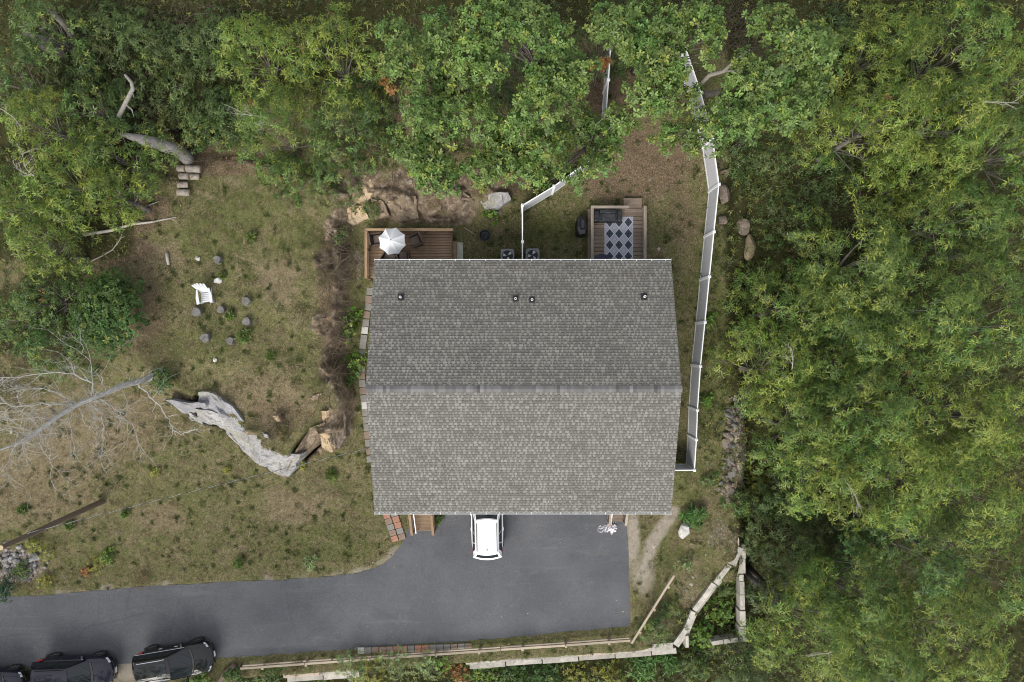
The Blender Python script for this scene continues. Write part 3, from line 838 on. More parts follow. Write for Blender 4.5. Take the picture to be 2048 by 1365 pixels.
tag(rug.build("rug", M_rug, colors=True), "pale blue-grey outdoor rug with rows of dark diamonds on the deck", "rug")

# covered sofa
s = P(1216, 432, EZ + .5)
sofa = empty("covered_sofa", (s.x, s.y, EZ), "sofa under a creased black cover at the rug's end", "sofa")
def lumpy(mb, c, size, seed, amp=.035, n=7):
    """a rounded, creased box as cloth over furniture"""
    bm = bmesh.new(); bmesh.ops.create_cube(bm, size=1)
    bmesh.ops.subdivide_edges(bm, edges=bm.edges[:], cuts=n, use_grid_fill=True)
    for v in bm.verts:
        p = v.co.copy()
        q = Vector((max(-.44, min(.44, p.x)), max(-.42, min(.42, p.y)), max(-.5, min(.40, p.z))))
        d = p - q
        if d.length > 1e-6: p = q + d.normalized() * min(d.length, .075)
        w = np.array([p.x * size[0] * 5 + seed, p.y * size[1] * 5 + p.z * 3])
        nz = float(fbm(w[0], w[1], seed, 3)) - .5
        crease = abs(math.sin(w[0] * 2.1 + nz * 6 + p.y * 4)) - .5
        p = Vector((p.x * size[0], p.y * size[1], p.z * size[2])) + v.co.normalized() * (nz * amp * 1.6 + crease * amp * .6)
        v.co = p + Vector(c)
    n0 = len(mb.v)
    mb.v += [tuple(v.co) for v in bm.verts]
    bm.verts.index_update()
    mb.f += [tuple(v.index + n0 for v in f.verts) for f in bm.faces]; mb.c += [(1, 1, 1)] * len(bm.faces)
    bm.free()
    return mb
lumpy(MB(), (s.x, s.y, EZ + .2), (1.52, .62, .42), 3).build("seat", M_black, sofa, smooth=True)
lumpy(MB(), (s.x, s.y + .22, EZ + .42), (.92, .2, .5), 5).build("backrest", M_black, sofa, smooth=True)
lumpy(MB(), (s.x - .62, s.y, EZ + .36), (.26, .6, .34), 8).build("armrest", M_black, sofa, smooth=True)
lumpy(MB(), (s.x + .64, s.y, EZ + .36), (.22, .6, .3), 9).build("armrest", M_black, sofa, smooth=True)
lumpy(MB(), (s.x + .05, s.y - .06, EZ + .46), (.72, .42, .14), 14).build("cushion", simple("charcoal_cover_top", (.03, .032, .037), .5, .2, 5, .2), sofa, smooth=True)
# oval table
tb = P(1204, 520, EZ + .62)
tab = empty("oval_table", (tb.x, tb.y - .05, EZ), "dark navy oval table half hidden by the roof edge", "table")
m = MB(); rows = []
for zz, k in ((.60, .97), (.62, 1), (.645, 1), (.65, .97)):
    rows.append([(tb.x + .50 * k * math.cos(a_), tb.y - .05 + .36 * k * math.sin(a_), EZ + zz) for a_ in np.linspace(0, 2 * math.pi, 33)])
m.grid(rows); m.add(rows[-1][:-1], [tuple(range(32))]); m.build("tabletop", M_navy, tab, smooth=False)
for i, j in ((-1, -1), (1, -1), (1, 1), (-1, 1)): MB().tube([(tb.x + i * .3, tb.y - .05 + j * .2, EZ + .01), (tb.x + i * .26, tb.y - .05 + j * .18, EZ + .6)], .02, 6).build("leg", M_metaldark, tab)
# covered grill beside the deck
g = PG(1161, 456)
gr = empty("covered_grill", (g.x, g.y, g.z), "barbecue under a black cover beside the weathered deck", "grill")
def cloth_pile(name, c, secs, seed, parent):
    m = MB(); rows = []
    for z, rx, ry, ox, oy in secs:
        row = []
        for k in range(25):
            a_ = 2 * math.pi * k / 24
            f_ = 1 + .16 * (float(fbm(math.cos(a_) * 2 + seed, math.sin(a_) * 2 + z * 2, seed, 3)) - .5) + .05 * math.sin(a_ * 7 + z * 3)
            sq = (abs(math.cos(a_)) ** 4 + abs(math.sin(a_)) ** 4) ** -.18
            row.append((c[0] + ox + rx * f_ * sq * math.cos(a_), c[1] + oy + ry * f_ * sq * math.sin(a_), c[2] + z))
        row[-1] = row[0]; rows.append(row)
    m.grid(rows); m.add(rows[-1][:-1], [tuple(range(24))])
    return m.build(name, M_black, parent)
cloth_pile("cover", g, [(0, .30, .56, 0, 0), (.3, .28, .55, 0, 0), (.7, .26, .52, 0, 0), (.86, .24, .48, 0, 0), (.9, .17, .3, .02, .05), (1.08, .13, .26, .03, .06), (1.14, .06, .18, .03, .06)], 4, gr)
cloth_pile("lid_fold", Vector((g.x - .16, g.y + .08, g.z + .5)), [(0, .12, .3, 0, 0), (.3, .1, .27, .02, 0), (.4, .05, .2, .03, 0)], 9, gr)
# fire pit bundle
g = PG(970, 473)
fp = empty("fire_pit", (g.x, g.y, g.z), "round black fire pit on the lawn between deck and fence", "fire pit")
m = MB(); rows = []
for r_, z_ in ((.10, .0), (.26, .06), (.31, .28), (.33, .30), (.29, .30), (.24, .14), (.03, .10)):
    rows.append([(g.x + r_ * math.cos(a_), g.y + r_ * math.sin(a_), g.z + z_) for a_ in np.linspace(0, 2 * math.pi, 21)])
m.grid(rows); m.build("bowl", M_metaldark, fp, smooth=False)
m = MB()
for k in range(26):
    a_, r_ = random.uniform(0, 6.28), random.uniform(0, .2)
    m.bar((g.x + r_ * math.cos(a_), g.y + r_ * math.sin(a_), g.z + .2), (g.x + r_ * math.cos(a_ + 2), g.y + r_ * math.sin(a_ + 2), g.z + .24 + random.random() * .07), .03, .03)
m.build("charred_wood", M_black, fp)

# ------------------------------------------------------------------ patio furniture on the brown deck
def armchair(name, p, rz, label):
    r = empty(name, p, label, "armchair", "wicker armchairs on the brown deck", rz=rz)
    MB().box((0, 0, .34), (.56, .54, .12)).build("seat", M_wicker, r, world=False, bevel=.02)
    MB().box((0, -.03, .44), (.47, .46, .08)).build("cushion", M_wickerpad, r, world=False, bevel=.03)
    b = MB(); rows = []
    for z, yo in ((.40, .25), (.6, .28), (.82, .33)):
        rows.append([(x, yo - .05 * (1 - abs(x) / .3), z) for x in np.linspace(-.3, .3, 7)])
    b.grid(rows); b.grid([[(x, y + .05, z) for x, y, z in rw_] for rw_ in rows][::-1])
    b.bar((-.31, .35, .83), (.31, .35, .83), .07, .05)
    b.build("backrest", M_wicker, r, world=False)
    for s in (-1, 1):
        a = MB(); a.box((s * .31, .0, .60), (.07, .58, .045)); a.box((s * .31, 0, .38), (.045, .5, .4)); a.build("armrest", M_wicker, r, world=False, bevel=.01)
        for j in (-.24, .24): MB().box((s * .29, j, .15), (.04, .04, .3)).build("leg", M_metaldark, r, world=False)
    return r
q = P(831, 481, DZ + .5); armchair("wicker_armchair", (q.x, q.y, DZ), R(-65), "brown wicker armchair standing clear to the right of the umbrella")
q = P(754, 479, DZ + .5); armchair("wicker_armchair", (q.x, q.y, DZ), R(100), "brown wicker armchair left of the umbrella by the corner rail")
q = P(777, 514, DZ + .5); armchair("wicker_armchair", (q.x, q.y, DZ), R(150), "brown wicker armchair at the umbrella's lower left edge")
q = P(806, 513, DZ + .5); armchair("wicker_armchair", (q.x, q.y, DZ), R(184), "brown wicker armchair between the umbrella and the roof edge")
u = P(782, 481, 4.75)
um = empty("patio_umbrella", (u.x, u.y, DZ), "white octagonal patio umbrella open over the brown deck", "umbrella")
ru = 28.5 * (40 - 4.5) / FPX
for k in range(8):
    a0, a1 = 2 * math.pi * (k + .5) / 8 + .1, 2 * math.pi * (k + 1.5) / 8 + .1
    rows = []
    for t_ in np.linspace(0.02, 1, 8):
        row = []
        for w in np.linspace(0, 1, 7):
            e0 = Vector((math.cos(a0), math.sin(a0))); e1_ = Vector((math.cos(a1), math.sin(a1)))
            d = e0.lerp(e1_, w) * ru * t_
            sag = -.045 * t_ * (1 - (2 * w - 1) ** 2)
            row.append((u.x + d.x * (1 - .05 * t_ * (1 - (2 * w - 1) ** 2)), u.y + d.y * (1 - .05 * t_ * (1 - (2 * w - 1) ** 2)), 4.85 - .42 * t_ ** 1.25 + sag))
        rows.append(row)
    m = MB(); m.grid(rows)
    m.build("canopy_panel", M_canvas, um, smooth=True)
MB().tube([(u.x, u.y, DZ + .02), (u.x, u.y, 4.84)], .02, 8).build("pole", M_metalgrey, um)
MB().lathe([(.018, 0), (.03, .02), (.02, .05), (.0, .06)], 10, (u.x, u.y, 4.845)).build("finial", M_metaldark, um)
MB().lathe([(.25, 0), (.25, .05), (.06, .09), (.03, .3)], 16, (u.x, u.y, DZ + .002)).build("base", M_metaldark, um)
m = MB()
for k in range(8):
    a0 = 2 * math.pi * (k + .5) / 8 + .1
    m.bar((u.x, u.y, 4.80), (u.x + ru * .97 * math.cos(a0), u.y + ru * .97 * math.sin(a0), 4.405), .015, .015)
m.build("ribs", M_metalgrey, um)
pt = empty("patio_table", (u.x, u.y, DZ), "low round patio table below the white umbrella", "table")
m = MB(); m.lathe([(.06, .68), (.42, .68), (.44, .70), (.42, .72), (.06, .72)], 24, (u.x, u.y, DZ)); m.build("tabletop", M_wicker, pt)
for k in range(3): MB().tube([(u.x + .34 * math.cos(k * 2.1), u.y + .34 * math.sin(k * 2.1), DZ), (u.x + .2 * math.cos(k * 2.1), u.y + .2 * math.sin(k * 2.1), DZ + .68)], .018, 6).build("leg", M_metaldark, pt)

# air conditioners
def aircon(px, py, label):
    p = PG(px, py, .8); gz = p.z - .8
    r = empty("air_conditioner", (p.x, p.y, gz), label, "air conditioner", "air conditioners by the rear wall")
    b = MB(); b.prism([(p.x + x, p.y + y) for x, y in ((-.36, -.31), (-.31, -.36), (.31, -.36), (.36, -.31), (.36, .31), (.31, .36), (-.31, .36), (-.36, .31))], gz, gz + .72); b.build("casing", M_metalgrey, r)
    t_ = MB(); n = 32; rows = []
    out = []
    for k in range(n + 1):
        a_ = 2 * math.pi * k / n
        c_, s_ = math.cos(a_), math.sin(a_); sc = min(.37 / max(abs(c_), 1e-6), .37 / max(abs(s_), 1e-6), .48)
        out.append((p.x + c_ * sc, p.y + s_ * sc))
    rows = [[(x, y, gz + .725) for x, y in out], [(x, y, gz + .79) for x, y in out]]
    for rr, zz in ((.295, .79), (.295, .74)): rows.append([(p.x + rr * math.cos(2 * math.pi * k / n), p.y + rr * math.sin(2 * math.pi * k / n), gz + zz) for k in range(n + 1)])
    t_.grid(rows); t_.build("top_panel", M_metalgrey, r)
    MB().lathe([(.294, .722), (.294, .726)], 24, (p.x, p.y, gz)).build("fan_well", M_blackplastic, r)
    f = MB().lathe([(.07, .735), (.07, .765), (.04, .775)], 12, (p.x, p.y, gz)); fo = f.build("fan", M_metaldark, r)
    for k in range(3):
        a_ = k * 2.094 + px * .3
        q0 = Vector((p.x, p.y, gz + .75))
        def e(rad, an, z): return (q0.x + rad * math.cos(a_ + an), q0.y + rad * math.sin(a_ + an), q0.z + z)
        MB().add([e(.06, -.3, -.01), e(.25, -.38, -.015), e(.27, 0, .0), e(.25, .30, .018), e(.06, .5, .012)], [(0, 1, 2, 3, 4)]).build("blade", M_steel, fo)
    g = MB()
    for rr in (.12, .2, .28):
        g.tube([(p.x + rr * math.cos(a_), p.y + rr * math.sin(a_), gz + .79) for a_ in np.linspace(0, 2 * math.pi, 25)], .0035, 4, caps=False)
    for k in range(6): g.tube([(p.x + .05 * math.cos(k * 1.047), p.y + .05 * math.sin(k * 1.047), gz + .795), (p.x + .3 * math.cos(k * 1.047), p.y + .3 * math.sin(k * 1.047), gz + .788)], .0035, 4)
    g.build("guard_grille", M_metaldark, r)
aircon(1015, 512, "grey air conditioner left of the white fence by the house")
aircon(1065, 511, "grey air conditioner right of the white fence by the house")

# ------------------------------------------------------------------ white vinyl fences
def vinyl_fence(label, tops, extra=None):
    pts = [PG(px, py, 1.86) for px, py in tops]
    if extra: pts = extra(pts)
    base = [Vector((p.x, p.y, p.z - 1.86)) for p in pts]
    r = empty("vinyl_fence", base[0], label, "fence")
    pm = MB().box((0, 0, .99), (.127, .127, 1.98)).mesh("fence_post", M_white)
    cm = MB(); cm.box((0, 0, 0), (.148, .148, .03)); cm.box((0, 0, .035), (.12, .12, .04), taper=.6); cm = cm.mesh("post_cap", M_white)
    for b_ in base:
        po = piece("post", pm, r, b_ - worigin(r) - Vector((0, 0, .1)))
        piece("cap", cm, po, (0, 0, 1.99))
    for a, b_ in zip(base, base[1:]):
        m = MB(); m.bar(a + Vector((0, 0, 1.78)), b_ + Vector((0, 0, 1.78)), .05, .14); m.build("top_rail", M_white, r)
        m = MB(); m.bar(a + Vector((0, 0, .10)), b_ + Vector((0, 0, .10)), .05, .15); m.build("bottom_rail", M_white, r)
        d = b_ - a; n = max(2, int(Vector((d.x, d.y)).length / .152)); nrm = Vector((-d.y, d.x, 0)).normalized()
        m = MB()
        for k in range(n):
            p0, p1 = a.lerp(b_, (k + .06) / n), a.lerp(b_, (k + .94) / n)
            for o in (.016, -.016):
                pass
            q = [p0 + nrm * .016, p1 + nrm * .016, p1 - nrm * .016, p0 - nrm * .016]
            vs = [v + Vector((0, 0, .16)) for v in q] + [v + Vector((0, 0, 1.73)) for v in q]
            m.add([tuple(v) for v in vs], [(0, 1, 5, 4), (1, 2, 6, 5), (2, 3, 7, 6), (3, 0, 4, 7)])
        p0, p1 = a + Vector((0, 0, .95)), b_ + Vector((0, 0, .95)); m.bar(p0, p1, .018, 1.56)
        m.build("panel", M_vinylpanel, r)
    return r
vinyl_fence("long white vinyl fence between the house and the eastern woods", [(1389, 941), (1393, 880), (1395, 821), (1401, 733), (1410, 645), (1419, 554), (1428, 464), (1438, 369), (1425, 276), (1402, 186), (1372, 98)],
            lambda p: [Vector((7.78, p[0].y, p[0].z + .1))] + p)
vinyl_fence("white vinyl fence dividing the two rear yards and bending at its corner post", [(1045, 484), (1045, 411), (1108, 373), (1180, 320), (1212, 232), (1217, 160), (1222, 84)],
            lambda p: [Vector((p[0].x, 3.68, p[0].z))] + p)

# ------------------------------------------------------------------ front stairs
def front_stairs(label, x0p, x1p, ybot, mat, railmat, white_rail, steps=5):
    zt_ = steps * .18
    yb = P(0, ybot, .1).y
    x0, x1 = P(x0p, 0, .5).x, P(x1p, 0, .5).x
    r = empty("front_stairs", ((x0 + x1) / 2, yb + .7, 0), label, "stairs")
    for k in range(steps):
        y = yb + .14 + k * .27
        m = MB()
        for d in (-.068, .068): m.box(((x0 + x1) / 2, y + d, .18 * (k + 1) - .02), (x1 - x0 - .1, .128, .035))
        m.build("tread", mat, r)
        m = MB(); m.box(((x0 + x1) / 2, y + .118, .18 * (k + 1) - .11), (x1 - x0 - .12, .02, .14)); m.build("riser", mat, r)
    yt = yb + .14 + steps * .27 - .13
    n = max(3, int((WY0 - yt - .06) / .14)); 
    me = MB().box((0, 0, 0), (x1 - x0 - .06, .13, .035)).mesh("landing_board", mat)
    for k in range(n): piece("landing_board", me, r, Vector(((x0 + x1) / 2, yt + .07 + k * (WY0 - yt - .06) / n, zt_ + .0)) - worigin(r))
    for x in (x0, x1):
        a = Vector((x, yb - .02, .95)); b_ = Vector((x, yt, zt_ + .95)); c_ = Vector((x, WY0 - .06, zt_ + .95))
        m = MB(); m.bar(a, b_, .14, .045); m.bar(b_, c_, .14, .045); m.build("handrail", railmat, r)
        m = MB(); m.bar(Vector((x, yb, .05)), Vector((x, yt, zt_ - .08)), .045, .24); m.build("stringer", mat, r)
        for q in (a, b_, c_): MB().box((q.x, q.y + .03, q.z / 2 - .02), (.09, .09, q.z - .06)).build("post", railmat, r)
        m = MB()
        for k in range(9):
            q = a.lerp(b_, (k + .5) / 9); m.box((q.x, q.y, q.z - .42), (.035, .035, .78))
        m.build("balusters", railmat, r, kind="stuff")
    if white_rail:
        xs = white_rail
        m = MB(); m.tube([(xs, WY0 - .1, zt_ + 1.0), (xs, yt, zt_ + 1.0), (xs, yb + .1, 1.0), (xs, yb + .06, .2)], .03, 8); m.build("grab_rail", M_white, r)
    return r
st1 = front_stairs("brown wooden front stairs left of the white car", 826, 868, 1062, M_deckbrown, M_railtany, P(832, 0, 1).x)
st2 = front_stairs("short grey wooden front stairs at the driveway's far right", 1217, 1249, 1043, M_deckgrey, M_railgreyy, P(1222, 0, 1).x)

# ------------------------------------------------------------------ pavers
pav_cols = {"grey": simple("grey_paver", (.19, .18, .165), .9, .25, 5, .3), "red": simple("red_paver", (.29, .155, .11), .9, .25, 5, .3), "brown": simple("brown_paver", (.20, .145, .115), .9, .25, 5, .3), "pale": simple("pale_paver", (.42, .41, .39), .9, .2, 5, .3)}
def paver_row(name, label, items, size, lift=.035):
    p0 = PG(*items[0][:2])
    r = empty(name, p0, label, "paving", kind="structure")
    mes = {}
    for px, py, c_, rot in items:
        p = PG(px, py)
        if c_ not in mes:
            b = bmesh.new(); bmesh.ops.create_cube(b, size=1); bmesh.ops.scale(b, vec=(size[0], size[1], .09), verts=b.verts); bmesh.ops.bevel(b, geom=b.edges[:], offset=.012, segments=1, affect='EDGES')
            me = bpy.data.meshes.new("paver_" + c_); b.to_mesh(me); b.free(); me.materials.append(pav_cols[c_]); mes[c_] = me
        piece("paver", mes[c_], r, p + Vector((0, 0, lift)) - worigin(r), (random.uniform(-.04, .04), random.uniform(-.04, .04), rot + random.uniform(-.05, .05)))
    return r
its = []
cl = ["red", "grey", "brown", "red", "grey", "brown", "grey", "red", "brown", "red"]
seq = [("red", "grey"), ("brown", "red"), ("grey", "red"), ("brown", "grey"), ("red", "brown")]
for k, (c1_, c2_) in enumerate(seq):
    its += [(774 + k * 3.9, 1031 + k * 11.6, c1_, R(14)), (788.5 + k * 3.9, 1027 + k * 11.6, c2_, R(14))]
paver_row("paver_path", "short double row of red and grey pavers left of the brown stairs", its, (.39, .34))
its = []
for k, c_ in enumerate(["pale", "grey", "brown", "brown", "brown", "red", "red", "grey", "red", "red", "grey", "grey", "grey", "brown", "grey", "brown"]):
    its.append((722.5 + k * 14.3, 1301 - k * .55, c_, R(2)))
paver_row("paver_edging", "single row of red and grey pavers along the driveway's lower edge", its, (.39, .36))
its = []
for k, (x, y) in enumerate([(740, 583), (738, 599), (737, 614), (734, 630), (732, 646), (730, 661), (728, 677), (726, 691), (725, 706), (724.5, 721), (724, 737), (724, 752), (725, 767), (726, 782), (728, 797), (730, 811), (731, 825), (733, 840), (734, 855), (735, 870), (737, 886), (739, 902), (740, 918)]):
    its.append((x, y, ["grey", "brown", "grey", "brown", "grey", "pale", "grey", "grey", "grey", "brown"][k % 10], R(-6 if y < 720 else 6)))
paver_row("paver_path", "line of worn pavers down the left side of the house", its, (.36, .40))

# ------------------------------------------------------------------ rocks
def rock_mesh(name, size, seed, mat, cuts=11, amp=.1, sub=3, flat=.0):
    r_ = np.random.default_rng(seed)
    b = bmesh.new(); bmesh.ops.create_icosphere(b, subdivisions=sub, radius=1)
    v = np.array([q.co[:] for q in b.verts])
    for _ in range(cuts):
        n = r_.normal(size=3); n /= np.linalg.norm(n); d = r_.uniform(.55, .85)
        k = np.maximum(0, v @ n - d); v -= k[:, None] * n * .95
    v *= (1 + amp * (fbm(v[:, 0] * 2.2 + seed, v[:, 1] * 2.2 + v[:, 2] * 1.7, seed, 3) - .5)[:, None])
    v *= np.array(size) / 2
    for q, c_ in zip(b.verts, v): q.co = c_
    me = bpy.data.meshes.new(name); b.to_mesh(me); b.free(); me.materials.append(mat); return me
def rock(px, py, size, seed, mat, label, rz=0, name="boulder", sink=.25, cat="boulder", group=None, dz=0):
    p = PG(px, py, size[2] * .4)
    me = rock_mesh(name, size, seed, mat)
    o = bpy.data.objects.new(name, me); C.objects.link(o)
    o.location = (p.x, p.y, p.z - size[2] * .4 + size[2] * (.5 - sink) + dz); o.rotation_euler = (0, 0, rz)
    return tag(o, label, cat, group)
rock(1370, 1061, (.72, 1.12, .7), 3, M_rockwhite, "large white boulder on the grass right of the driveway", R(-12))
rock(1448, 388, (.75, 1.15, .8), 4, M_rockbrown, "grey-brown boulder touching the white fence at its bend", R(15))
rock(1444, 440, (.62, .75, .5), 5, M_rockbrown, "small brown boulder by the fence, below the one at the bend", R(40))
rock(1487, 452, (.9, 1.1, .6), 6, M_rockbrown, "mottled brown boulder under the wood's edge", R(20))
rock(1499, 492, (.8, 1.75, .7), 8, rockmat("tan_mossy_stone", (.30, .25, .17), (.17, .14, .09), (.15, .15, .07)), "long tan boulder at the wood's edge beyond the fence", R(-8))
rock(1450, 344, (.6, .4, .3), 9, M_rocktan, "thin tan stone wedged behind the fence under the trees", R(20))
rock(1455, 262, (.5, .5, .4), 33, M_rockbrown, "stone half hidden under the oak behind the fence", R(20))
rock(436, 562, (.5, .45, .26), 10, M_rockwhite, "broad white rock just behind the white lawn chair", R(30), "rock", cat="rock")
rock(395, 517, (.34, .28, .2), 11, M_rockwhite, "small pale rock beside the topmost stump", R(0), "rock", cat="rock")
rock(430, 720, (.25, .34, .2), 12, M_rockwhite, "small pale rock alone on the grass below the stump circle", R(20), "rock", cat="rock")
rock(1800, 1060, (.8, .7, .6), 13, M_rockgrey, "pale stone showing between the tree crowns", R(0), "rock", cat="rock", dz=.2)
rock(1506, 1158, (.7, 1.0, .5), 14, M_rockdark, "grey stone outside the long block wall", R(30), "rock", cat="rock")
rock(1548, 922, (.5, .5, .5), 15, M_rockgrey, "pale grey stone below the rubble wall at the wood's edge", R(10), "rock", cat="rock")
for k, (px, py, lab) in enumerate([(433, 519, "stump seat at the top of the stump circle"), (490, 602, "stump seat highest on the circle's right side"), (391, 624, "leftmost stump seat of the circle"),
                                   (439, 619, "stump seat just below the white chair"), (491, 643, "stump seat lower on the circle's right side"), (409, 676, "lower left stump seat of the circle"), (458, 682, "lowest stump seat of the circle")]):
    p = PG(px, py, .35)
    r = empty("tree_stump", (p.x, p.y, p.z - .35), "weathered grey " + lab, "stump", "stumps in a loose circle on the lawn")
    rr = .20 + .02 * (k % 3); hh = (.34, .27, .31, .25, .3, .36, .28)[k]
    prof = [(rr * 1.2, -.05), (rr * 1.05, .08), (rr, hh - .02), (rr * .93, hh)]
    m = MB(); rows = []
    for a_, z_ in prof: rows.append([(p.x + a_ * (1 + .09 * math.sin(q * 3 + k) + .05 * math.sin(q * 5 + 2 * k)) * math.cos(q), p.y + a_ * (1 + .09 * math.sin(q * 3 + k) + .05 * math.sin(q * 5 + 2 * k)) * math.sin(q), p.z - .35 + z_) for q in np.linspace(0, 2 * math.pi, 19)])
    m.grid(rows); m.build("bark", M_rockdark, r)
    m = MB(); m.add([v for v in rows[-1][:-1]], [tuple(range(18))]); m.build("cut_face", M_rockdark, r)

M_rockgrey2 = rockmat("lavender_grey_ledge_rock", (0.36, 0.36, 0.38), (0.20, 0.20, 0.215), (0.38, 0.37, 0.28), 1.6)
M_rocktan2 = rockmat("cream_ledge_rock", (0.52, 0.42, 0.29), (0.33, 0.24, 0.15), (0.40, 0.28, 0.15))
# ledge outcrops built of slabs
def slab_mesh(mb, pts, th, seed, amp=.07, grow=1.0):
    """a rock slab: the given top outline with z, roughened, with sides going down"""
    b = bmesh.new()
    c_ = sum((Vector(p) for p in pts), Vector()) / len(pts)
    pts = [c_ + (Vector(p) - c_) * grow for p in pts]
    vs = [b.verts.new(p) for p in pts]; cv = b.verts.new(c_ + Vector((0, 0, .06)))
    lo = [b.verts.new(Vector(p) + Vector(((p[0] - c_.x) * .06, (p[1] - c_.y) * .06, -th))) for p in pts]
    n = len(pts)
    for i in range(n):
        b.faces.new((vs[i], vs[(i + 1) % n], cv)); b.faces.new((lo[i], lo[(i + 1) % n], vs[(i + 1) % n], vs[i]))
    bmesh.ops.subdivide_edges(b, edges=b.edges[:], cuts=4, use_grid_fill=True)
    bmesh.ops.recalc_face_normals(b, faces=b.faces)
    x = np.array([v.co[:] for v in b.verts])
    _, w = worley(x[:, 0] * 2.4 + x[:, 1] * .7 + seed, x[:, 1] * 2.4 - x[:, 0] * .5, seed)
    dz = (w - .5) * amp * 2 + (fbm(x[:, 0] * 3, x[:, 1] * 3, seed, 4) - .5) * amp * 2.2
    dx = (fbm(x[:, 0] * 2.5 + 9, x[:, 1] * 2.5, seed, 3) - .5) * .22; dy = (fbm(x[:, 0] * 2.5, x[:, 1] * 2.5 + 9, seed, 3) - .5) * .22
    b.verts.index_update()
    n0 = len(mb.v)
    mb.v += [(p[0] + a_, p[1] + c2, p[2] + z_) for p, a_, c2, z_ in zip(x, dx, dy, dz)]
    mb.f += [tuple(v.index + n0 for v in f.verts) for f in b.faces]; mb.c += [(1, 1, 1)] * len(b.faces)
    b.free(); return mb
def ledge(label, parts, base, amp=.07, grow=1.0):
    p0 = PG(*base)
    r = empty("rock_ledge", p0, label, "rock ledge")
    for k, (mat, pts, th) in enumerate(parts):
        slab_mesh(MB(), [P(*q) for q in pts], th, k * 3 + 1, amp, grow).build("rock_face", mat, r)
    return r
def zl(pts): return [(280 + a / 4.265, 660 + b / 4.265, z) for a, b, z in pts]
ledge("long pale grey rock ledge with sloping slabs below the stump lawn", [
    (M_rockgrey2, zl([(255, 605, 2.9), (400, 705, 2.0), (520, 690, 2.4), (550, 650, 3.1), (530, 625, 3.4), (420, 635, 3.35), (330, 612, 3.25)]), 1.2),
    (M_rockgrey2, zl([(540, 560, 3.35), (640, 572, 3.35), (750, 645, 3.3), (850, 755, 3.1), (930, 845, 2.9), (860, 840, 2.5), (800, 815, 2.5), (690, 745, 2.6), (600, 705, 2.6), (540, 650, 2.9)]), 1.4),
    (M_rockgrey, zl([(480, 690, 2.4), (560, 800, 1.3), (650, 815, 1.3), (720, 850, 1.3), (840, 970, 1.2), (880, 992, 1.2), (910, 885, 2.3), (850, 815, 2.5), (700, 745, 2.6), (600, 705, 2.6)]), 1.2),
    (M_rockgrey, zl([(400, 712, 1.7), (470, 775, 1.3), (545, 812, 1.3), (500, 765, 1.6), (460, 715, 1.9)]), .8),
    (M_rockgrey, zl([(888, 890, 2.65), (1000, 885, 3.05), (1062, 900, 3.15), (1100, 1005, 2.75), (1050, 1060, 2.05), (1000, 1112, 1.55), (880, 995, 1.55)]), 1.2),
    (M_rockgrey, zl([(1005, 1115, 1.55), (1060, 1050, 2.15), (1160, 1015, 2.75), (1240, 1060, 2.65), (1335, 1080, 2.55), (1305, 1165, 1.55), (1255, 1228, 1.15), (1180, 1218, 1.15), (1110, 1185, 1.25)]), 1.0),
    (M_rocktan, zl([(1258, 1222, 0.87), (1320, 1085, 2.27), (1370, 985, 2.87), (1440, 865, 3.07), (1545, 825, 2.97), (1548, 945, 1.57), (1440, 1035, 1.27), (1340, 1145, 1.07)]), 1.2),
    (M_rocktan2, zl([(1540, 875, 2.57), (1600, 888, 2.37), (1655, 990, 1.37), (1630, 1038, 1.07), (1560, 985, 1.47)]), 1.0),
    (M_rocktan2, zl([(1545, 700, 3.37), (1600, 690, 3.27), (1612, 760, 2.87), (1570, 785, 3.07)]), 1.0),
    (M_rockbrown, zl([(1620, 700, 3.07), (1740, 735, 2.27), (1745, 900, 1.57), (1690, 1000, 1.27), (1640, 950, 1.97), (1600, 830, 2.67)]), 1.2),
    (M_rocktan2, zl([(1140, 735, 3.57), (1190, 735, 3.52), (1210, 775, 3.42), (1170, 780, 3.47)]), .4),
], (500, 880), .13, 1.22)
ledge("pale tan rock ledge left of the umbrella deck's back rail", [
    (M_rocktan2, [(700, 352, 3.6), (738, 352, 3.7), (752, 380, 3.6), (728, 412, 3.4), (706, 400, 3.4)], 1.2),
    (M_rocktan2, [(690, 412, 3.2), (726, 414, 3.3), (738, 436, 2.9), (708, 450, 2.6), (688, 440, 2.8)], 1.2),
    (M_rocktan, [(742, 398, 3.4), (768, 404, 3.4), (778, 430, 3.0), (750, 440, 2.8)], 1.0)], (720, 420), .13)
ledge("pale jagged rock in the bank between the umbrella deck and the bent fence", [
    (M_rockgrey, [(960, 405, 3.35), (980, 388, 3.6), (1015, 384, 3.65), (1022, 396, 3.45), (998, 416, 3.15), (970, 419, 3.15)], 1.2)], (990, 400))
ledge("brown broken rock bank behind the umbrella deck", [
    (M_rocktan, [(840, 376, 3.4), (870, 368, 3.5), (880, 420, 3.1), (850, 440, 2.7), (836, 410, 3.1)], 1.0),
    (M_rocktan, [(884, 384, 3.5), (920, 378, 3.5), (950, 404, 3.1), (930, 420, 2.8), (892, 412, 3.1)], .9),
    (M_rocktan, [(780, 400, 3.4), (830, 390, 3.5), (836, 436, 2.9), (790, 446, 2.6)], 1.0)], (860, 410), .12)
ledge("broken tan rock along the cliff beside the house's left yard", [
    (M_rocktan, [(640, 640, 3.3), (664, 632, 3.2), (672, 668, 2.5), (648, 690, 2.7)], 1.2),
    (M_rocktan, [(612, 796, 3.2), (650, 786, 3.1), (664, 816, 2.5), (630, 838, 2.8)], 1.1),
    (M_rocktan, [(652, 842, 2.7), (678, 834, 2.2), (686, 868, 1.4), (660, 876, 1.7)], 1.0),
    (M_rocktan, [(648, 440, 3.3), (672, 448, 3.2), (676, 480, 2.8), (650, 486, 3.2)], .9)], (660, 700), .15)

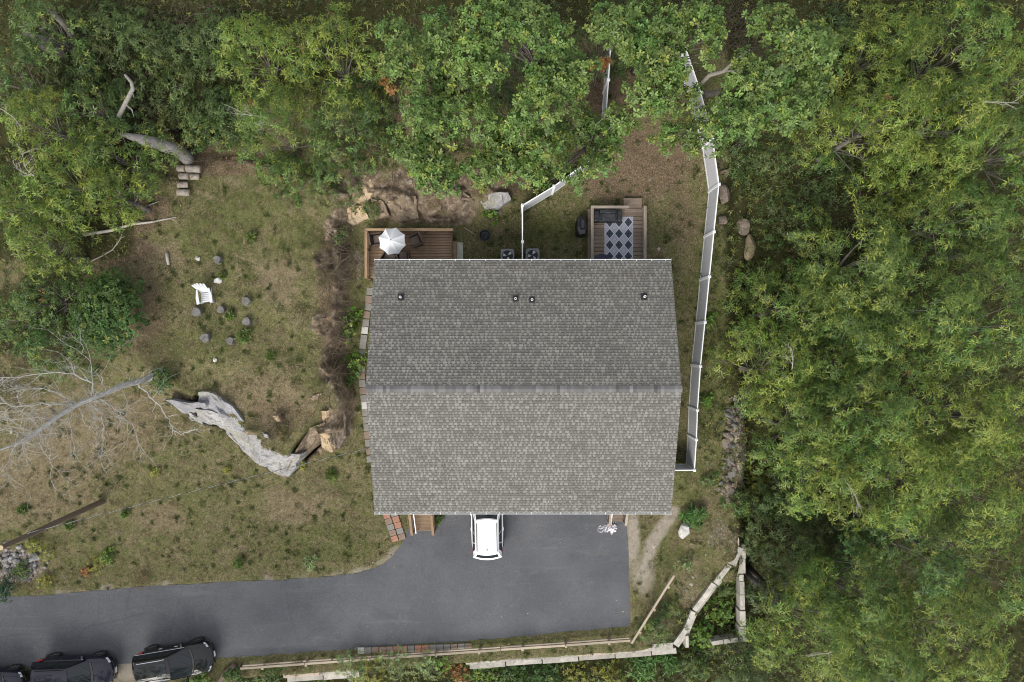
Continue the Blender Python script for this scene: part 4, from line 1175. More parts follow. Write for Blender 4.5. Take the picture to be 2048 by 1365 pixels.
# rubble wall beyond the fence
p0 = PG(1465, 880)
sw = empty("stone_wall", p0, "low rubble stone wall along the edge of the eastern woods", "wall")
stones = [rock_mesh("wall_stone", (1, 1, .8), 50 + k, M_rockbrown if k % 3 else M_rockdark, sub=2) for k in range(6)]
line = [(1470, 790), (1466, 830), (1460, 870), (1456, 905), (1462, 935), (1456, 970), (1460, 1000)]
for k in range(280):
    i = random.random() * (len(line) - 1); j = int(i); f_ = i - j
    px = line[j][0] + (line[j + 1][0] - line[j][0]) * f_ + random.gauss(0, 7 if k % 2 else 4); py = line[j][1] + (line[j + 1][1] - line[j][1]) * f_
    s_ = random.choice((.10, .13, .17, .22, .28, .34)) if k > 14 else random.uniform(.4, .62)
    p = PG(px, py)
    piece("stone", stones[k % 6], sw, p + Vector((0, 0, s_ * .22)) - worigin(sw), (random.uniform(-.4, .4), random.uniform(-.4, .4), random.random() * 6), (s_, s_ * random.uniform(.7, 1.3), s_ * .8))

# ------------------------------------------------------------------ block walls, timber rails
blockm = [MB() for _ in range(3)]
bmes = []
for k in range(3):
    b = bmesh.new(); bmesh.ops.create_cube(b, size=1); bmesh.ops.subdivide_edges(b, edges=b.edges[:], cuts=3, use_grid_fill=True)
    for v in b.verts:
        f_ = float(fbm(np.array(v.co.x * 3 + k), np.array(v.co.y * 3 + v.co.z * 2), k, 2)) - .5
        v.co *= 1 + .06 * f_
    me = bpy.data.meshes.new("concrete_block"); b.to_mesh(me); b.free(); me.materials.append(M_concrete if k < 2 else simple("buff_concrete", (.44, .37, .30), .9, .2, 3, .4)); bmes.append(me)
def block(root, a, b_, z, w=.36, h=.5, k=0, tilt=0):
    """a wall block lying along a-b (photo positions of its ends) with its top at z"""
    p, q = P(*a, z), P(*b_, z); d = q - p; L = d.length
    return piece("block", bmes[k], root, (p + q) / 2 - Vector((0, 0, h / 2)) - worigin(root), (tilt, tilt * .6, math.atan2(d.y, d.x)), (L - .008, w, h))
w1_ = empty("block_wall", P(1200, 1300, 0) + Vector((0, 0, -2)), "white concrete block retaining wall under the lower timber rail", "wall")
for i, x in enumerate(np.arange(566, 1330, 73)):
    if 640 < x < 930: continue
    x1_ = min(x + 72.5, 1346)
    ya, yb_ = 1350 - (x - 566) * .0735, 1350 - (x1_ - 566) * .0735
    zt_ = -.22 + .03 * math.sin(i * 2.1)
    block(w1_, (x, ya), (x1_, yb_), zt_, .40, .5, 0 if i % 4 else 2)
    block(w1_, (x + 8, ya + 9.5 + (i % 2)), (x1_ + 7, yb_ + 9.5 + (i % 2)), zt_ - .42, .32, .5, 1)
w2_ = empty("block_wall", P(1430, 1190, -1), "leaning line of white concrete blocks running diagonally beside the leaf litter", "wall")
for i, (a, b_) in enumerate([((1478, 1094), (1464, 1130)), ((1459, 1131), (1431, 1168)), ((1428, 1168), (1406, 1200)), ((1406, 1199), (1389, 1222)), ((1387, 1224), (1371, 1264)), ((1371, 1262), (1350, 1291))]):
    block(w2_, a, b_, -.05 - .03 * i, .29 if i else .52, .5, i % 2, .05 if i == 0 else .02)
    block(w2_, (a[0] + 3, a[1] + 2), (b_[0] + 3, b_[1] + 2), -.52 - .03 * i, .29, .5, 1)
w3_ = empty("block_wall", P(1484, 1200, -2), "long straight concrete block wall at the foot of the eastern woods", "wall")
for i, (a, b_, w, k) in enumerate([((1470, 1031), (1471, 1052), .40, 2), ((1471, 1053), (1472, 1075), .36, 2), ((1472, 1076), (1473, 1094), .40, 2), ((1486, 1090), (1486, 1118), .38, 0), ((1481, 1119), (1482, 1148), .66, 1), ((1483, 1150), (1483, 1163), .3, 0), ((1484, 1164), (1485, 1190), .32, 0),
                                    ((1485, 1191), (1485.5, 1220), .32, 0), ((1485, 1223), (1486, 1252), .40, 1), ((1485, 1254), (1486, 1284), .46, 0), ((1476, 1280), (1448, 1284), .3, 1), ((1446, 1284), (1424, 1288), .28, 1), ((1374, 1272), (1375, 1296), .2, 1)]):
    block(w3_, a, b_, -.45 if i > 2 else -.1, w * .85, .7, k)
    if i > 2: block(w3_, (a[0] - 2, a[1]), (b_[0] - 2, b_[1]), -1.15, w * .8, .7, 1)

def timber_fence(label, p0, p1, nseg, heights, n_posts):
    a0, b0 = PG(*p0, heights[0]), PG(*p1, heights[0])
    a0.z = b0.z = 0
    r = empty("timber_rail_fence", a0, label, "fence")
    dx = (b0 - a0); rot = math.atan2(dx.y, dx.x)
    for h, w in zip(heights, (.12, .07)):
        for k in range(nseg):
            a, b_ = a0.lerp(b0, k / nseg), a0.lerp(b0, (k + 1) / nseg - .002)
            L = (b_ - a).length
            me = MB().box((0, 0, 0), (L, w, .09)).mesh("timber_rail", M_timber)
            piece("rail", me, r, (a + b_) / 2 + Vector((0, 0, h)) - worigin(r), (0, random.uniform(-.006, .006), rot + random.uniform(-.005, .005)))
    me = MB().box((0, 0, 0), (.13, .13, heights[0] + .35)).mesh("timber_post", M_timber)
    nrm = Vector((-dx.y, dx.x, 0)).normalized()
    for k in range(n_posts):
        q = a0.lerp(b0, (k + .5) / n_posts) - nrm * .12
        piece("post", me, r, q + Vector((0, 0, heights[0] / 2 - .2)) - worigin(r), (0, 0, rot))
    return r
timber_fence("long two-rail bleached timber fence along the driveway's lower edge", (480, 1338), (1262, 1282), 6, (.62, .28), 9)
timber_fence("short bleached timber rail running diagonally from the driveway's lower right corner", (1263, 1288), (1347, 1149), 2, (.62,), 3)

# ------------------------------------------------------------------ logs, dead wood, pole
M_palebark = rockmat('pale_trunk_bark', (0.36, 0.345, 0.33), (0.22, 0.205, 0.19), (0.28, 0.275, 0.24), 5)
def log_obj(px0, py0, px1, py1, rad, label, zoff=0, group=None, cat="log", name="log", mat=None):
    a, b_ = PG(px0, py0, rad + zoff), PG(px1, py1, rad + zoff)
    r = empty(name, (a + b_) / 2 - Vector((0, 0, rad)), label, cat, group)
    d = (b_ - a); n = 6
    pts = [a.lerp(b_, k / n) + Vector((0, 0, random.gauss(0, .006))) for k in range(n + 1)]
    MB().tube(pts, [rad * random.uniform(.95, 1.04) for _ in pts], 12, caps=False).build("bark", mat or M_logbark, r, smooth=True)
    for q, s_ in ((a, -1), (b_, 1)):
        dd = d.normalized() * s_
        MB().tube([q - dd * .01, q + dd * .004], [rad * .95, rad * .93], 12).build("cut_end", M_cutwood, r)
    return r
G = "cut logs stacked at the wood's edge"
log_obj(356, 337, 371, 338, .19, "short cut log at the upper left of the log pile", group=G)
log_obj(373, 338, 401, 339, .20, "longest cut log at the top of the pile", group=G)
log_obj(360, 353, 378, 353, .18, "cut log second from the top of the pile", group=G)
log_obj(381, 354, 398, 354, .17, "small cut log right of its twin in the pile's middle", group=G)
log_obj(355, 370, 375, 370, .17, "cut log second from the bottom of the pile", group=G)
log_obj(355, 385, 379, 386, .18, "split log at the bottom of the pile", group=G)
def branchy(name, label, cat, path, rads, mat, twigs=(), group=None, seed=1, tw_n=0, tw_len=1.0, smooth=True):
    """a dead limb: main stem and thinner offshoots; path is a list of points in the place"""
    rr = random.Random(seed)
    r = empty(name, path[0], label, cat, group)
    MB().tube(path, rads, 9).build("stem", mat, r, smooth=smooth)
    m = MB()
    for pts, r0 in twigs:
        m.tube(pts, [r0 * (1 - .8 * k / (len(pts) - 1)) for k in range(len(pts))], 5, caps=False)
    for _ in range(tw_n):
        i = rr.randrange(1, len(path)); f_ = rr.random(); p = path[i - 1].lerp(path[i], f_)
        d = Vector((rr.gauss(0, 1), rr.gauss(0, 1), rr.gauss(.2, .4))).normalized(); L = tw_len * rr.uniform(.4, 1)
        pts = [p]
        for q in range(4): d = (d + Vector((rr.gauss(0, .25), rr.gauss(0, .25), rr.gauss(0, .15)))).normalized(); pts.append(pts[-1] + d * L / 4)
        m.tube(pts, [.018, .014, .01, .007, .003], 4, caps=False)
    if m.v: m.build("twigs", mat, r)
    return r
branchy("fallen_branch", "long pale fallen branch between the left woods and the lawn", "branch", [PG(168, 470, .08), PG(225, 461, .12), PG(262, 449, .1), PG(300, 445, .1), PG(352, 435, .08)], [.09, .08, .07, .055, .03], M_palebranch, tw_n=7, tw_len=.9, seed=3)
branchy("fallen_branch", "short pale fallen stick near the log pile", "branch", [PG(281, 419, .05), PG(300, 410, .08), PG(319, 403, .05)], [.03, .03, .015], M_palebranch, tw_n=2, tw_len=.4, seed=4)
branchy("fallen_branch", "curved thin fallen stick on the brown ground above the dark shrub", "branch", [PG(178, 525, .05), PG(205, 512, .08), PG(225, 500, .07), PG(240, 480, .06), PG(247, 460, .05)], [.03, .03, .025, .02, .012], M_palebranch, tw_n=3, tw_len=.5, seed=5)
branchy("dead_snag", "crooked grey dead limb standing out of the dark brush", "branch", [P(238, 234, 6.3), P(252, 205, 7.0), P(266, 178, 7.6), P(263, 165, 7.9), P(250, 150, 8.4)], [.115, .105, .095, .08, .06], M_palebark,
        [([P(250, 208, 7.0), P(264, 220, 6.8), P(268, 235, 6.5)], .05), ([P(265, 185, 7.5), P(268, 196, 7.6)], .04)], seed=6)
branchy("leaning_tree", "thick pale leaning trunk above the log pile", "trunk", [PG(378, 322, .05), P(371, 314, 3.8), P(350, 299, 4.6), P(322, 290, 5.2), P(285, 280, 5.7), P(240, 268, 6.0)], [.36, .34, .33, .31, .26, .08], M_palebark, seed=7)
branchy("leaning_tree", "thick dark leaning trunk in the upper left woods", "trunk", [PG(140, 112, .0), P(112, 98, 5.2), P(85, 85, 5.8), P(50, 68, 6.0)], [.40, .37, .34, .12], M_bark, seed=8)
branchy("leaning_tree", "thin dark leaning trunk at the upper left above the thick one", "trunk", [PG(159, 94, .0), P(145, 70, 5.5), P(125, 45, 6.6), P(95, 20, 7.4)], [.2, .18, .15, .1], M_bark, seed=9)
branchy("log", "weathered grey log lying on the lawn left of the small pale rock", "log", [PG(333, 506, .05), PG(337, 530, .06)], [.10, .07], M_palebranch, seed=10)
branchy("log", "grey log jutting up at the lower edge right of the black car", "log", [PG(436, 1372, .1), PG(452, 1345, .15), PG(470, 1330, .2)], [.18, .18, .16], M_pole, seed=11)
branchy("fallen_branch", "thin pale stick lying by the fire pit", "branch", [PG(928, 455, .04), PG(940, 463, .05), PG(952, 471, .04)], [.022, .022, .018], M_palebranch, seed=12)
# leaning bare birch
tr = [(307.6, 750.8, 2.6), (287, 761, 3.6), (246, 771, 4.7), (212, 787, 5.6), (184.5, 797, 6.2), (150, 812, 6.9), (113, 836, 7.7), (75, 863.5, 8.4), (44, 884, 9.0), (0, 900, 9.8), (-40, 915, 10.4)]
q0 = PG(307.6, 750.8)
birch = empty("dead_tree", q0, "leaning bare dead tree with pale branches left of the grey ledge", "tree")
tp = [q0 - Vector((0, 0, .2))] + [P(*q) for q in tr]
MB().tube(tp, [.25, .21, .18, .15, .135, .12, .105, .09, .07, .055, .04, .015], 10).build("trunk", M_birch, birch, smooth=True)
def zo(pts): return [(x / 2.926, y / 2.926 + 450) for x, y in pts]
brs = [([(540, 1000), (550, 930), (430, 880), (330, 860), (200, 880), (60, 890), (-60, 900)], 6.0, 7.6, .085), ([(440, 1060), (330, 1050), (200, 1055), (90, 1060), (0, 1035), (-60, 1020)], 6.7, 8.4, .085), ([(420, 1020), (340, 990), (250, 955), (150, 960), (60, 990)], 6.7, 8.2, .06),
       ([(820, 950), (880, 1000), (930, 1050), (960, 1100), (985, 1140), (1010, 1200), (1060, 1230), (1130, 1200)], 3.9, 4.6, .08), ([(590, 1020), (650, 1060), (700, 1100), (720, 1130), (770, 1160), (800, 1250)], 5.9, 5.6, .06), ([(550, 1060), (590, 1110), (610, 1180), (600, 1300), (590, 1380)], 6.2, 6.4, .055),
       ([(530, 1040), (560, 1150), (560, 1300)], 6.2, 6.7, .04), ([(400, 1080), (420, 1200), (440, 1340)], 6.9, 7.4, .045), ([(330, 1130), (240, 1130), (100, 1140), (0, 1140)], 7.4, 8.6, .05), ([(230, 1200), (240, 1280), (300, 1420), (300, 1500)], 8.0, 8.6, .045), ([(130, 1260), (60, 1350), (40, 1420), (50, 1500)], 8.7, 9.4, .045),
       ([(840, 905), (845, 855)], 3.9, 4.6, .045), ([(545, 1000), (530, 800), (450, 730)], 6.1, 7.6, .03), ([(250, 1190), (150, 1220), (20, 1200)], 7.9, 9.0, .04), ([(700, 945), (740, 1010), (745, 1080)], 4.8, 5.0, .03), ([(330, 1130), (300, 1230), (270, 1330)], 7.4, 7.8, .035), ([(620, 985), (600, 900), (560, 860)], 5.6, 6.4, .035), ([(180, 1235), (120, 1180), (40, 1160)], 8.2, 9.2, .03)]
rr = random.Random(5)
tw = MB()
def twig(mb, p, d, L, r0, depth):
    pts = [p]
    for q in range(4):
        d = (d + Vector((rr.gauss(0, .28), rr.gauss(0, .28), rr.gauss(0, .22)))).normalized(); pts.append(pts[-1] + d * L / 4)
    mb.tube(pts, [r0 * (1 - .2 * k) for k in range(5)], 4, caps=False)
    if depth:
        for q in (1, 2, 3, 4):
            if rr.random() < .6:
                d2 = (d + Vector((rr.gauss(0, .7), rr.gauss(0, .7), rr.gauss(0, .4)))).normalized(); twig(mb, pts[q], d2, L * .62, r0 * .6, depth - 1)
for pts, z0, z1, r0 in brs:
    pp = zo(pts); n = len(pp)
    pl = [P(x, y, z0 + (z1 - z0) * k / (n - 1)) for k, (x, y) in enumerate(pp)]
    root_ = min((a_.lerp(b_, f_ / 8) for a_, b_ in zip(tp[1:], tp[2:]) for f_ in range(8)), key=lambda q: (q - pl[0]).length)
    pl = [root_, root_.lerp(pl[0], .5) + Vector((0, 0, .05))] + pl if (root_ - pl[0]).length > .12 else [root_] + pl[1:]
    fine_ = []
    for a, b_ in zip(pl, pl[1:]):
        for k in range(3): fine_.append(a.lerp(b_, k / 3) + Vector((rr.gauss(0, .03), rr.gauss(0, .03), rr.gauss(0, .03))))
    fine_.append(pl[-1])
    MB().tube(fine_, [r0 * .68 * (1 - .8 * k / (len(fine_) - 1)) for k in range(len(fine_))], 6, caps=False).build("branch", M_birch, birch, smooth=True)
    for k in range(2, len(fine_)):
        if rr.random() < (.9 if z0 > 5 else .3):
            d = (fine_[k] - fine_[k - 1]).normalized() + Vector((rr.gauss(0, .8), rr.gauss(0, .8), rr.gauss(0, .3)))
            twig(tw, fine_[k], d.normalized(), rr.uniform(.6, 1.6), max(.010, r0 * .17), 2 if rr.random() < .5 else 1)
            if k > 4 and rr.random() < .3: twig(tw, fine_[k], (d + Vector((rr.gauss(0, .6), rr.gauss(0, .6), .2))).normalized(), rr.uniform(.5, 1.2), .008, 2)
tw.build("twigs", M_birch, birch, kind="stuff")
# utility pole and the service cable
pb = PG(205, 1003)
ptop = P(2, 1096, 9.0)
pole = empty("utility_pole", pb, "brown wooden utility pole leaning out of the left edge", "utility pole")
MB().tube([pb - Vector((0, 0, .2)), pb.lerp(ptop, .5), ptop], [.16, .14, .115], 14, caps=True).build("shaft", M_pole, pole, smooth=False)
MB().tube([ptop, ptop + Vector((0, 0, .012))], [.113, .111], 14).build("pole_top", M_cutwood, pole)
hk = pb.lerp(ptop, .79)
MB().tube([hk, hk + Vector((.1, .14, .05)), hk + Vector((.16, .16, .0))], .02, 6).build("hook", M_steel, pole)
ca, cb = hk + Vector((.16, .16, 0)), P(737, 897, 4.9)
cab = empty("service_cable", ca, "twisted pale service cable strung from the pole to the house", "cable")
for ph, mat_, rad in ((0, M_steel, .008), (2.1, M_blackplastic, .008), (4.2, M_blackplastic, .008)):
    pts = []
    for k in range(241):
        f_ = k / 240; p = ca.lerp(cb, f_) - Vector((0, 0, 1.0 * 4 * f_ * (1 - f_) * .35))
        an = f_ * 110 + ph; pts.append(p + Vector((math.cos(an) * .004, math.sin(an) * .012, math.sin(an + 1) * .012)))
    MB().tube(pts, rad, 4, caps=False).build("strand", mat_, cab)

# ------------------------------------------------------------------ white lawn chair
p = PG(411, 592, .35)
ch = empty("lawn_chair", (p.x, p.y, p.z - .35), "white slatted lawn chair facing the stump circle", "chair", rz=R(8))
M_ch = simple("white_painted_wood", (.50, .51, .54), .5, .04, 5, .05)
for k in range(5):   # seat slats
    y = -.30 + k * .105; MB().box((0, y, .36 - .02 * k), (.50, .088, .022)).build("seat_slat", M_ch, ch, world=False)
for k in range(5):   # fanned back slats
    a_ = (k - 2) * R(4.5) - R(9)
    b0 = Vector(((k - 2) * .092, .20, .30)); L = .80 - .05 * abs(k - 2)
    b1 = b0 + Vector((math.sin(a_) * L, .55 * L, .80 * L))
    MB().bar(b0, b1, .105, .02, up=(0, -1, .6)).build("back_slat", M_ch, ch, world=False)
for s_ in (-1, 1):
    m = MB(); m.prism([(s_ * .27, -.42), (s_ * .42, -.44), (s_ * .44, -.1), (s_ * .36, .34), (s_ * .29, .34)][::s_ if s_ > 0 else -1], .56, .585); m.build("armrest", M_ch, ch, world=False)
    MB().box((s_ * .30, -.34, .28), (.03, .10, .56)).build("leg", M_ch, ch, world=False)
    MB().bar((s_ * .27, -.38, .32), (s_ * .27, .48, .04), .025, .1).build("leg", M_ch, ch, world=False)
MB().bar((-.34, .36, .52), (.34, .36, .52), .03, .07).build("back_rail", M_ch, ch, world=False)

# ------------------------------------------------------------------ white flowers at the right stairs
p = PG(1219, 1056)
fl = empty("flower_bunch", p, "heap of white and pink blossoms on the asphalt beside the short grey stairs", "flowers")
m = MB()
for k in range(230):
    a_, r_ = random.uniform(0, 6.28), abs(random.gauss(0, .14)); z_ = random.uniform(.02, .30) * max(.15, 1 - r_ * 2)
    x, y = p.x + .1 + r_ * math.cos(a_) * 1.2, p.y + r_ * math.sin(a_)
    s_ = random.uniform(.04, .075); t1 = Vector((random.gauss(0, 1), random.gauss(0, 1), random.gauss(0, .4))).normalized() * s_; t2 = t1.cross(Vector((random.gauss(0, .3), random.gauss(0, .3), 1)).normalized())
    c_ = Vector((x, y, z_)); m.add([c_ - t1, c_ + t2 * .6, c_ + t1, c_ - t2 * .6], [(0, 1, 2, 3)], (.72, .70, .74) if random.random() < .9 else (.62, .48, .52))
for k in range(30):
    x = p.x - random.uniform(.2, .75); y = p.y - .05 + random.gauss(0, .1); a_ = random.gauss(.2, .5)
    m.bar((x, y, .012), (x + .2 * math.cos(a_), y + .2 * math.sin(a_), .016), .012, .006, col=(.6, .6, .64))
m.build("blossoms", attrmat("petal", .7, .05, 5, .2, 0), fl, colors=True)

# ------------------------------------------------------------------ cars
def suv(loc, rz, paint_m, label, rails="dark", sunroof=False, ribs=False, L=4.55, W=1.84, H=1.66, group=None, plate=True):
    r = empty("parked_car", loc, label, "car", group, rz=rz)
    h = L / 2
    xs = list(np.linspace(-h, -h + .25, 5)) + list(np.linspace(-h + .5, h - .6, 12)) + list(np.linspace(h - .45, h, 6))
    def ztop(t): return float(np.interp(t, [-h, -h + .06, -h + .2, -h + .6, .2, .95, 1.5, h - .35, h - .12, h], [.80, .98, 1.06, 1.09, 1.08, 1.06, 1.01, .93, .84, .70]))
    def zbot(t): return float(np.interp(abs(t), [0, h - .4, h], [.26, .28, .40]))
    rows = []
    for t_ in xs:
        e = abs(t_) / h; w = W / 2 * (1 - .13 * e ** 4); zt_, zb = ztop(t_), zbot(t_)
        prof = [(.0, zb), (.86, zb), (.95, zb + .1), (.995, zb + .28), (1.0, .70 if zt_ > .85 else zt_ - .14), (.985, zt_ - .10), (.95, zt_ - .025), (.86, zt_ + .0), (.5, zt_ + .022), (0, zt_ + .03)]
        pts = [(y * w, z) for y, z in prof]; pts = pts + [(-y, z) for y, z in pts[-2:0:-1]]
        row = []
        for y, z in pts + pts[:1]:
            x = t_ - math.copysign(.40 * (abs(y) / (W / 2)) ** 2.6 * e ** 6, t_) - (.05 * e ** 8 if z < .45 else 0) * math.copysign(1, t_)
            row.append((x, y, z))
        rows.append(row)
    m = MB(); m.grid(rows[::-1]); m.add(rows[0][:-1], [tuple(range(len(rows[0]) - 1))]); m.add(rows[-1][:-1], [tuple(range(len(rows[0]) - 2, -1, -1))])
    body = m.build("body", paint_m, r, world=False, smooth=True)
    body.data.materials.append(paint_m)
    # greenhouse
    wb, wt = W / 2 * .90, W / 2 * .685
    xf, xr, xft, xrt, zb, zt_ = 1.02, -h + .16, .08, -h + .62, 1.07, H - .055
    corner = {'front': [(xf, wb, zb), (xf, -wb, zb), (xft, -wt, zt_), (xft, wt, zt_)], 'rear': [(xr, -wb, zb), (xr, wb, zb), (xrt, wt, zt_), (xrt, -wt, zt_)],
              'left': [(xr, wb, zb), (xf, wb, zb), (xft, wt, zt_), (xrt, wt, zt_)], 'right': [(xf, -wb, zb), (xr, -wb, zb), (xrt, -wt, zt_), (xft, -wt, zt_)]}
    def patch(side, u0, u1, v0, v1, off, n=8):
        A, B, C_, D = [Vector(q) for q in corner[side]]
        nrm = (D - A).cross(B - A).normalized(); out = nrm
        rows = []
        for v in np.linspace(v0, v1, 5):
            row = []
            for u in np.linspace(u0, u1, n):
                p = A.lerp(B, u).lerp(D.lerp(C_, u), v)
                bul = {'front': .17, 'rear': .16, 'left': .05, 'right': .05}[side] * (1 - (2 * u - 1) ** 2) * (1 - .45 * v)
                if side in ('front', 'rear'): p += Vector((math.copysign(bul, out.x), 0, 0))
                else: p += Vector((0, math.copysign(.04 * math.sin(math.pi * v), out.y), 0))
                row.append(tuple(p + out * off))
            rows.append(row)
        return rows
    m = MB()
    for s_ in corner: m.grid(patch(s_, 0, 1, 0, 1, 0, 12))
    rows = []
    for x, u in zip(np.linspace(xrt - .10, xft + .03, 10), np.linspace(0, 1, 10)):
        row = []
        for y in np.linspace(-1, 1, 11):
            xx = x + (.16 * .55 * (1 - y * y) * (u - .5) * 2 if u > .5 else -.16 * .55 * (1 - y * y) * (.5 - u) * 2)
            row.append((xx, y * wt, zt_ + .055 * (1 - y ** 4) * (1 - .5 * abs(2 * u - 1) ** 3) + (.0)))
        rows.append(row)
    m.grid([q[::-1] for q in rows][::1])
    for row in (rows[0], rows[-1]): pass
    m.build("cabin_shell", paint_m, r, world=False, smooth=True)
    MB().grid(patch('front', .05, .95, .04, .93, .008, 12)).build("windshield", M_glass, r, world=False, smooth=True)
    MB().grid(patch('rear', .08, .92, .28, .86, .008, 12)).build("rear_window", M_glass, r, world=False, smooth=True)
    # a roof spoiler lip over the rear window
    for s_, us in (('left', ((.09, .27), (.29, .52), (.54, .92))), ('right', ((.08, .46), (.48, .71), (.73, .91)))):
        for u0, u1 in us: MB().grid(patch(s_, u0, u1, .07, .84, .007)).build("side_window", M_glass, r, world=False, smooth=True)
    tm = M_chrome if rails == "chrome" else M_blackplastic
    for s_ in (-1, 1):
        m = MB(); pts = [(x, s_ * wt * .90, zt_ + .10 - (.05 if k in (0, 7) else 0)) for k, x in enumerate(np.linspace(xrt + .02, xft - .1, 8))]
        m.tube(pts, .022, 6); m.build("roof_rail", tm, r, world=False)
        side = 'left' if s_ > 0 else 'right'
        q = patch(side, .04, .96, .0, .02, .012, 14)[0]
        MB().tube(q, .012, 5).build("window_trim", tm, r, world=False)
        # mirror
        m = MB(); lumpy(m, (.78, s_ * (W / 2 + .10), 1.13), (.13, .25, .16), 2, .0, 3); m.bar((.80, s_ * W / 2 * .93, 1.06), (.79, s_ * (W / 2 + .06), 1.10), .06, .05)
        m.build("mirror", paint_m, r, world=False, smooth=True)
        # lamps
        m = MB(); rows = []
        for z in (.75, .79, .83): rows.append([(h - .05 - .40 * (y / (W / 2)) ** 2.6 * .85 - (z - .74) * 1.0 + .02, s_ * y, z + .015) for y in np.linspace(.56, .84, 7)])
        m.grid(rows if s_ < 0 else rows[::-1]); m.build("headlight", M_lamp, r, world=False, smooth=True)
        m = MB(); rows = []
        for z in (.80, .92, 1.03, 1.08): rows.append([(-h + .40 * (min(y, W / 2 * .97) / (W / 2)) ** 2.6 * .95 - .03 + (max(0, y - .80)) * 2.2 + (.09 if z > 1.05 else 0), s_ * (y if y < .88 else .88 + (y - .88) * .5), z) for y in np.linspace(.60, .98, 8)])
        m.grid(rows[::-1] if s_ < 0 else rows); m.build("taillight", M_red, r, world=False, smooth=True)
        # door handles
        for x in (-.55, .35): MB().box((x, s_ * (W / 2 + .006), .90), (.2, .03, .035)).build("door_handle", tm if rails == "chrome" else paint_m, r, world=False)
        for x in (-1.32, 1.34):
            n = 24; m = MB()
            yo, yi = s_ * (W / 2 + .012), s_ * (W / 2 - .22)
            ring = []
            for rad, y in ((.20, yi), (.33, yi), (.355, (yi * .8 + yo * .2)), (.355, (yi * .2 + yo * .8)), (.33, yo), (.225, yo)):
                ring.append([(x + rad * math.cos(2 * math.pi * k / n), y, .355 + rad * math.sin(2 * math.pi * k / n)) for k in range(n + 1)])
            m.grid(ring if s_ > 0 else ring[::-1]); tyre = m.build("wheel", M_rubber, r, world=False, smooth=True)
            m = MB(); y2 = yo - s_ * .02
            m.add([(x + .225 * math.cos(2 * math.pi * k / n), y2 - s_ * .03, .355 + .225 * math.sin(2 * math.pi * k / n)) for k in range(n)], [tuple(range(n))]); m.build("brake_disc", M_metaldark, tyre, world=False)
            m = MB()
            for k in range(5):
                a_ = 2 * math.pi * k / 5 + .3
                for da in (-.16, .16): m.bar((x, y2, .355), (x + .225 * math.cos(a_ + da), y2, .355 + .225 * math.sin(a_ + da)), .035, .02, up=(0, 1, 0))
            m.grid([[(x + rad * math.cos(2 * math.pi * k / n), y2 + s_ * .012, .355 + rad * math.sin(2 * math.pi * k / n)) for k in range(n + 1)] for rad in (.205, .232)])
            m.build("rim", M_alloy, tyre, world=False)
            m = MB(); m.grid([[(x + rad * math.cos(a_), s_ * (W / 2 + o), .355 + rad * math.sin(a_)) for a_ in np.linspace(-.15, math.pi + .15, 17)] for rad, o in ((.36, .006), (.365, .02), (.43, .02), (.435, -.01))])
            m.build("wheel_arch", M_blackplastic, r, world=False)
    # grille, bumper trim, plates, hood lines
    def front_strip(z0, z1, ymax, off, mat, name):
        m = MB(); rows = []
        for z in np.linspace(z0, z1, 3): rows.append([(h - .40 * (abs(y) / (W / 2)) ** 2.6 * .93 + off - max(0, z - .72) * .8, y, z) for y in np.linspace(-ymax, ymax, 11)])
        m.grid(rows[::-1]); return m.build(name, mat, r, world=False, smooth=True)
    front_strip(.50, .70, .48, .012, M_blackplastic, "grille"); front_strip(.69, .715, .62, .018, M_chrome, "grille_trim"); front_strip(.32, .44, .6, .004, M_blackplastic, "lower_grille")
    if plate:
        MB().box((h + .022, 0, .53), (.012, .31, .16)).build("licence_plate", M_plate, r, world=False)
        MB().box((-h - .012, 0, .82), (.012, .31, .16)).build("licence_plate", M_plate, r, world=False)
    m = MB(); rows = []
    for o in (0, .10): rows.append([(xf + .17 * (1 - (y / wb) ** 2) + .02 + o, y, ztop(xf + .1) + .034 - .01 * abs(y)) for y in np.linspace(-wb * .86, wb * .86, 11)])
    m.grid(rows[::-1]); m.build("cowl", M_blackplastic, r, world=False)
    m = MB()
    for s_ in (-1, 1): m.tube([(x, s_ * (W / 2 * .74 - (x - 1.1) * .05), ztop(x) + .018) for x in np.linspace(1.15, h - .30, 8)], .006, 4)
    m.build("hood_seam", M_blackplastic, r, world=False)
    m = MB()
    for s_ in (-.25, .25): m.bar((xf + .12, s_ - .1, ztop(xf) + .06), (xf - .28, s_ + .36, ztop(xf) + .30), .018, .012)
    m.build("wiper", M_blackplastic, r, world=False)
    if sunroof: MB().grid([[(x, y, zt_ + .055 * (1 - (y / wt) ** 4) + .006) for y in np.linspace(-.36, .36, 7)] for x in (xft - .62, xft - .10)][::-1]).build("sunroof", M_glass, r, world=False)
    if ribs:
        for y in (-.3, 0, .3): MB().bar((xrt + .1, y, zt_ + .06), (xft - .72, y, zt_ + .062), .03, .02).build("roof_rib", paint_m, r, world=False)
    m = MB(); m.lathe([(.03, 0), (.03, .03), (.0, .05)], 8, (xrt + .16, 0, zt_ + .045)); m.bar((xrt + .08, 0, zt_ + .07), (xrt + .2, 0, zt_ + .06), .04, .05); m.build("antenna_fin", M_blackplastic, r, world=False)
    m = MB()
    for s_ in (-1, 1): m.tube([(xr - .02, s_ * wb * .9, zb - .04), (xr - .1, 0, zb - .03)], .006, 4)
    m.build("tailgate_seam", M_blackplastic, r, world=False)
    return r
suv((-1.43, -10.22, 0), R(91), M_pwhite, "white car parked nose-in under the house's front eave", rails="dark", L=4.55)
GC = "black cars parked along the driveway's lower left edge"
suv((-19.43, -18.45, 0), R(9.5), M_pblack, "black car with silver roof rails, frontmost of the parked row", rails="chrome", sunroof=True, ribs=True, group=GC, L=4.5)
